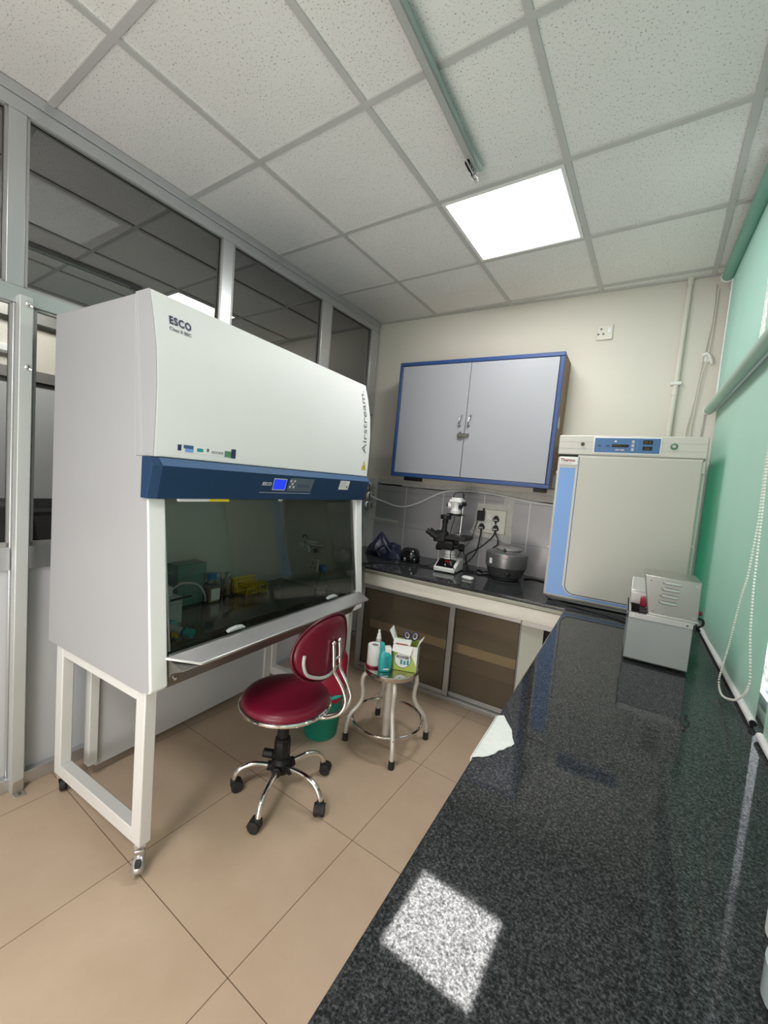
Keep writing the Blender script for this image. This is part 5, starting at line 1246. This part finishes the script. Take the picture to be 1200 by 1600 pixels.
MB().tube([cp_(.110, ca, .052), cp_(.130, ca, .052)], .017, 22).tube([cp_(.128, ca, .052), cp_(.143, ca, .052)], .011, 18).build('speed_knob', M_blackg, ce_, bevel=.002)
MB().tube([cp_(.115, ca - .28, .055), cp_(.128, ca - .28, .055)], .006, 12).build('indicator', M_black, ce_)
MB().tube([cp_(.07, ca - .35, .197), cp_(.09, ca - .35, .213)], .009, 12).build('lid_latch', M_black, ce_)
ov = MB(); M_o = Matrix.Translation(cp_(.1415, ca - .22, .172)) @ Matrix.Rotation(ca - .22, 4, 'Z') @ Matrix.Rotation(pi / 2, 4, 'Y')
ov.lathe([(.001, 0), (.021, 0), (.021, .0012), (.001, .0012)], n=28, M=M_o @ Matrix.Diagonal((.5, 1, 1, 1))); bdg = ov.build('oval_badge', M_card, ce_)
ov = MB().tube([tuple(M_o @ Vector((.0095 * math.cos(2 * pi * j / 28), .019 * math.sin(2 * pi * j / 28), .001))) for j in range(28)], .0012, 5, True); ov.build('badge_edge', M_redtext, bdg)
MB().box((-.002, -.014, .0008), (.002, .014, .0016), M_o).build('badge_print', M_redtext, bdg)
M_s = Matrix.Translation(cp_(.139, ca - .95, .130)) @ Matrix.Rotation(ca - .95, 4, 'Z')
MB().box((0, -.012, -.018), (.003, .012, .018), M_s).build('side_label', M_card, ce_)

# ------------------------------------------------------------------ roller blinds
def blind(name, label, x, y0, y1, z0, z1, mt, rmat, rr_, rx, rz, rail=True, bow=.0):
    t = thing(name, label, 'blind', (rx, (y0 + y1) / 2, z1), 0, 'green roller blinds')
    n = 24; vs = []; fs = []
    for i in range(n + 1):
        y = y0 + (y1 - y0) * i / n
        for k in range(9):
            z = z0 + (z1 - z0) * k / 8
            vs.append((x + .003 * math.sin(i * .9 + k * .5) * (1 - k / 8), y, z))
    for i in range(n):
        for k in range(8): fs.append((i * 9 + k, (i + 1) * 9 + k, (i + 1) * 9 + k + 1, i * 9 + k + 1))
    MB().add(vs, fs).build('fabric', mt, t, smooth=60)
    rl = MB().cyl((rx, y0 - .038, rz), (rx, y1 + .005, rz), rr_, 24).build('roller', rmat, t)
    e = MB().cyl((rx, y1 + .005, rz), (rx, y1 + .02, rz), rr_ * 1.15, 24).cyl((rx, y0 - .046, rz), (rx, y0 - .038, rz), rr_ * 1.05, 24)
    e.build('end_cap', M_whitepl, t, bevel=.003)
    if rail:
        MB().cyl((x - .004, y0, z0 - .004), (x - .004, y1, z0 - .004), .010, 14).build('bottom_rail', M_whitepl, t)
        MB().cyl((x - .004, y0 - .004, z0 - .004), (x - .004, y0, z0 - .004), .009, 12).cyl((x - .004, y1, z0 - .004), (x - .004, y1 + .004, z0 - .004), .009, 12).build('rail_end', M_black, t)
    return t
LB = blind('roller_blind', 'pale green lower blind beside the incubator and water bath', 1.998, .782, 2.315, CT + .017, 2.035, M_mint2, M_roller, .024, 1.962, 2.040)
MB().tube(bez([(1.958, D - .006, 2.06), (1.955, D - .006, 1.95), (1.952, D - .006, 1.88), (1.958, D - .01, 1.83), (1.972, D - .05, 1.79)], 8), .0035, 6).build('side_wire', M_greypl, LB)
blind('roller_blind', 'pale green lower blind right of the bright window gap', 1.998, -1.1, .705, CT + .017, 2.035, M_mint2, M_roller, .024, 1.962, 2.040)
blind('roller_blind', 'bright mint upper blind in the corner above the incubator', 1.990, 1.425, 2.320, 2.09, 2.80, M_mint, M_rollerd, .028, 1.965, 2.800, False)
blind('roller_blind', 'bright mint upper blind at the right edge beyond the white gap', 1.990, -1.1, 1.335, 2.09, 2.80, M_mint, M_rollerd, .028, 1.965, 2.800, False)
hd = MB().box((1.955, -1.1, 2.066), (2.028, 2.33, 2.078)); struct(hd.build('trim_4', M_whitepl, bevel=.003))

# bead chain of the lower blind
def beads(name, label, pts, sp=.0092, r=.0034):
    P = bez(pts, 40); pos = []; acc = 0
    for a, b in zip(P, P[1:]):
        L_ = (b - a).length
        while acc <= L_:
            pos.append(a.lerp(b, acc / L_ if L_ else 0)); acc += sp
        acc -= L_
    m = MB()
    for q in pos:
        ph = [(r * math.sin(pi * i / 4), -r * math.cos(pi * i / 4)) for i in range(5)]
        m.lathe([(max(a, 1e-5), b) for a, b in ph], tuple(q), 8)
    return tag(m.build(name, M_ivory), label, 'chain')
# position tuned on the plane in front of the blind
CHAIN = [(1.962, .80, 2.03), (1.95, .815, 1.80)] + [(1.948, 0.827, 1.641), (1.948, 0.828, 1.576), (1.948, 0.817, 1.46), (1.948, 0.824, 1.375), (1.948, 0.841, 1.278), (1.948, 0.885, 1.192), (1.948, 0.936, 1.049), (1.948, 0.987, 0.946), (1.948, 1.002, 0.892), (1.948, 0.933, 0.876), (1.948, 0.791, 0.921), (1.948, 0.698, 0.975), (1.948, 0.664, 1.023), (1.948, 0.681, 1.062), (1.948, 0.726, 1.137), (1.948, 0.758, 1.237), (1.948, 0.768, 1.29), (1.948, 0.781, 1.379), (1.948, 0.791, 1.461), (1.948, 0.811, 1.575), (1.948, 0.811, 1.64)] + [(1.955, .80, 1.80), (1.962, .785, 2.03)]
beads('bead_chain', 'white bead chain loop hanging in front of the lower green blind', CHAIN)

# jars that just enter the frame at the right
j1 = thing('plastic_jar', 'white topped plastic jar at the right edge of the long worktop', 'jar', (1.909, .040, CT))
MB().lathe([(.001, 0), (.040, 0), (.043, .004), (.043, .060), (.036, .068)], (1.909, .040, CT), 28).build('jar_body', M_whitepl, j1)
MB().lathe([(.038, .062), (.041, .063), (.041, .082), (.038, .085), (.001, .086)], (1.909, .040, CT), 28).build('lid', M_whitepl, j1)
j2 = thing('plastic_jar', 'translucent pale green jar standing nearest on the right worktop edge', 'jar', (1.889, -.066, CT))
MB().lathe([(.001, 0), (.046, 0), (.050, .005), (.050, .05), (.040, .06), (.036, .06)], (1.889, -.066, CT), 28).build('jar_body', M_clearpl, j2)
MB().lathe([(.038, .058), (.041, .059), (.041, .074), (.001, .076)], (1.889, -.066, CT), 28).build('lid', M_roller, j2)

# ------------------------------------------------------------------ light and camera
W = bpy.data.worlds.new('World'); SC.world = W; W.use_nodes = True
bgn = W.node_tree.nodes['Background']; bgn.inputs[0].default_value = (.93, .97, 1, 1); bgn.inputs[1].default_value = 3.0
def area(name, loc, rot, sx, sy, power, col):
    l = bpy.data.lights.new(name, 'AREA'); l.shape = 'RECTANGLE'; l.size = sx; l.size_y = sy; l.energy = power; l.color = col
    o = bpy.data.objects.new(name, l); COL.objects.link(o); o.location = loc; o.rotation_euler = rot; o.visible_camera = True; return o
area('panel_light', in_grid(.9, 1.5, H - .012), (0, 0, THG), .5, .5, 5, (1, .985, .96))
area('rear_fill_light', in_grid(.9, -1.5, H - .02), (0, 0, THG), .55, .55, 34, (1, .985, .96))  # unseen fill lamp added behind the camera to lift the room
area('corridor_light', (-1.3, .3, H - .05), (0, 0, 0), .5, .5, 34, (1, .96, .9))
area('bounce_fill', (.7, -2.05, 1.5), (math.radians(118), 0, 0), 2.2, 1.6, 25, (1, .985, .97))  # added lamp out of view, standing in for bounced room light
area('low_fill', (.9, -1.6, .4), (math.radians(125), 0, math.radians(8)), 1.2, .8, 22, (1, .96, .92))  # second unseen lamp, added low to lift the far ceiling and shadows
cam = bpy.data.cameras.new('Camera'); co = bpy.data.objects.new('Camera', cam); COL.objects.link(co)
RM_ = Matrix(((0.8534588340489159, -0.10939720857755988, 0.5095490843278037), (0.5144222229169433, 0.020121968529770086, -0.8573009290509824), (0.08353319790990896, 0.9937944239821054, 0.0734496270175634)))
co.matrix_world = Matrix.Translation((1.63277, -.74006, 1.4645)) @ RM_.to_4x4()
cam.sensor_fit = 'VERTICAL'; cam.sensor_height = 36; cam.lens = 643.698 * 36 / 1600; cam.clip_start = .02
SC.camera = co
SC.view_settings.view_transform = 'Standard'; SC.view_settings.look = 'None'; SC.view_settings.exposure = 0
SC.cycles.max_bounces = 10; SC.cycles.transparent_max_bounces = 16; SC.cycles.sample_clamp_indirect = 6
SC.cycles.use_denoising = True
SC.cycles.caustics_reflective = False; SC.cycles.caustics_refractive = False
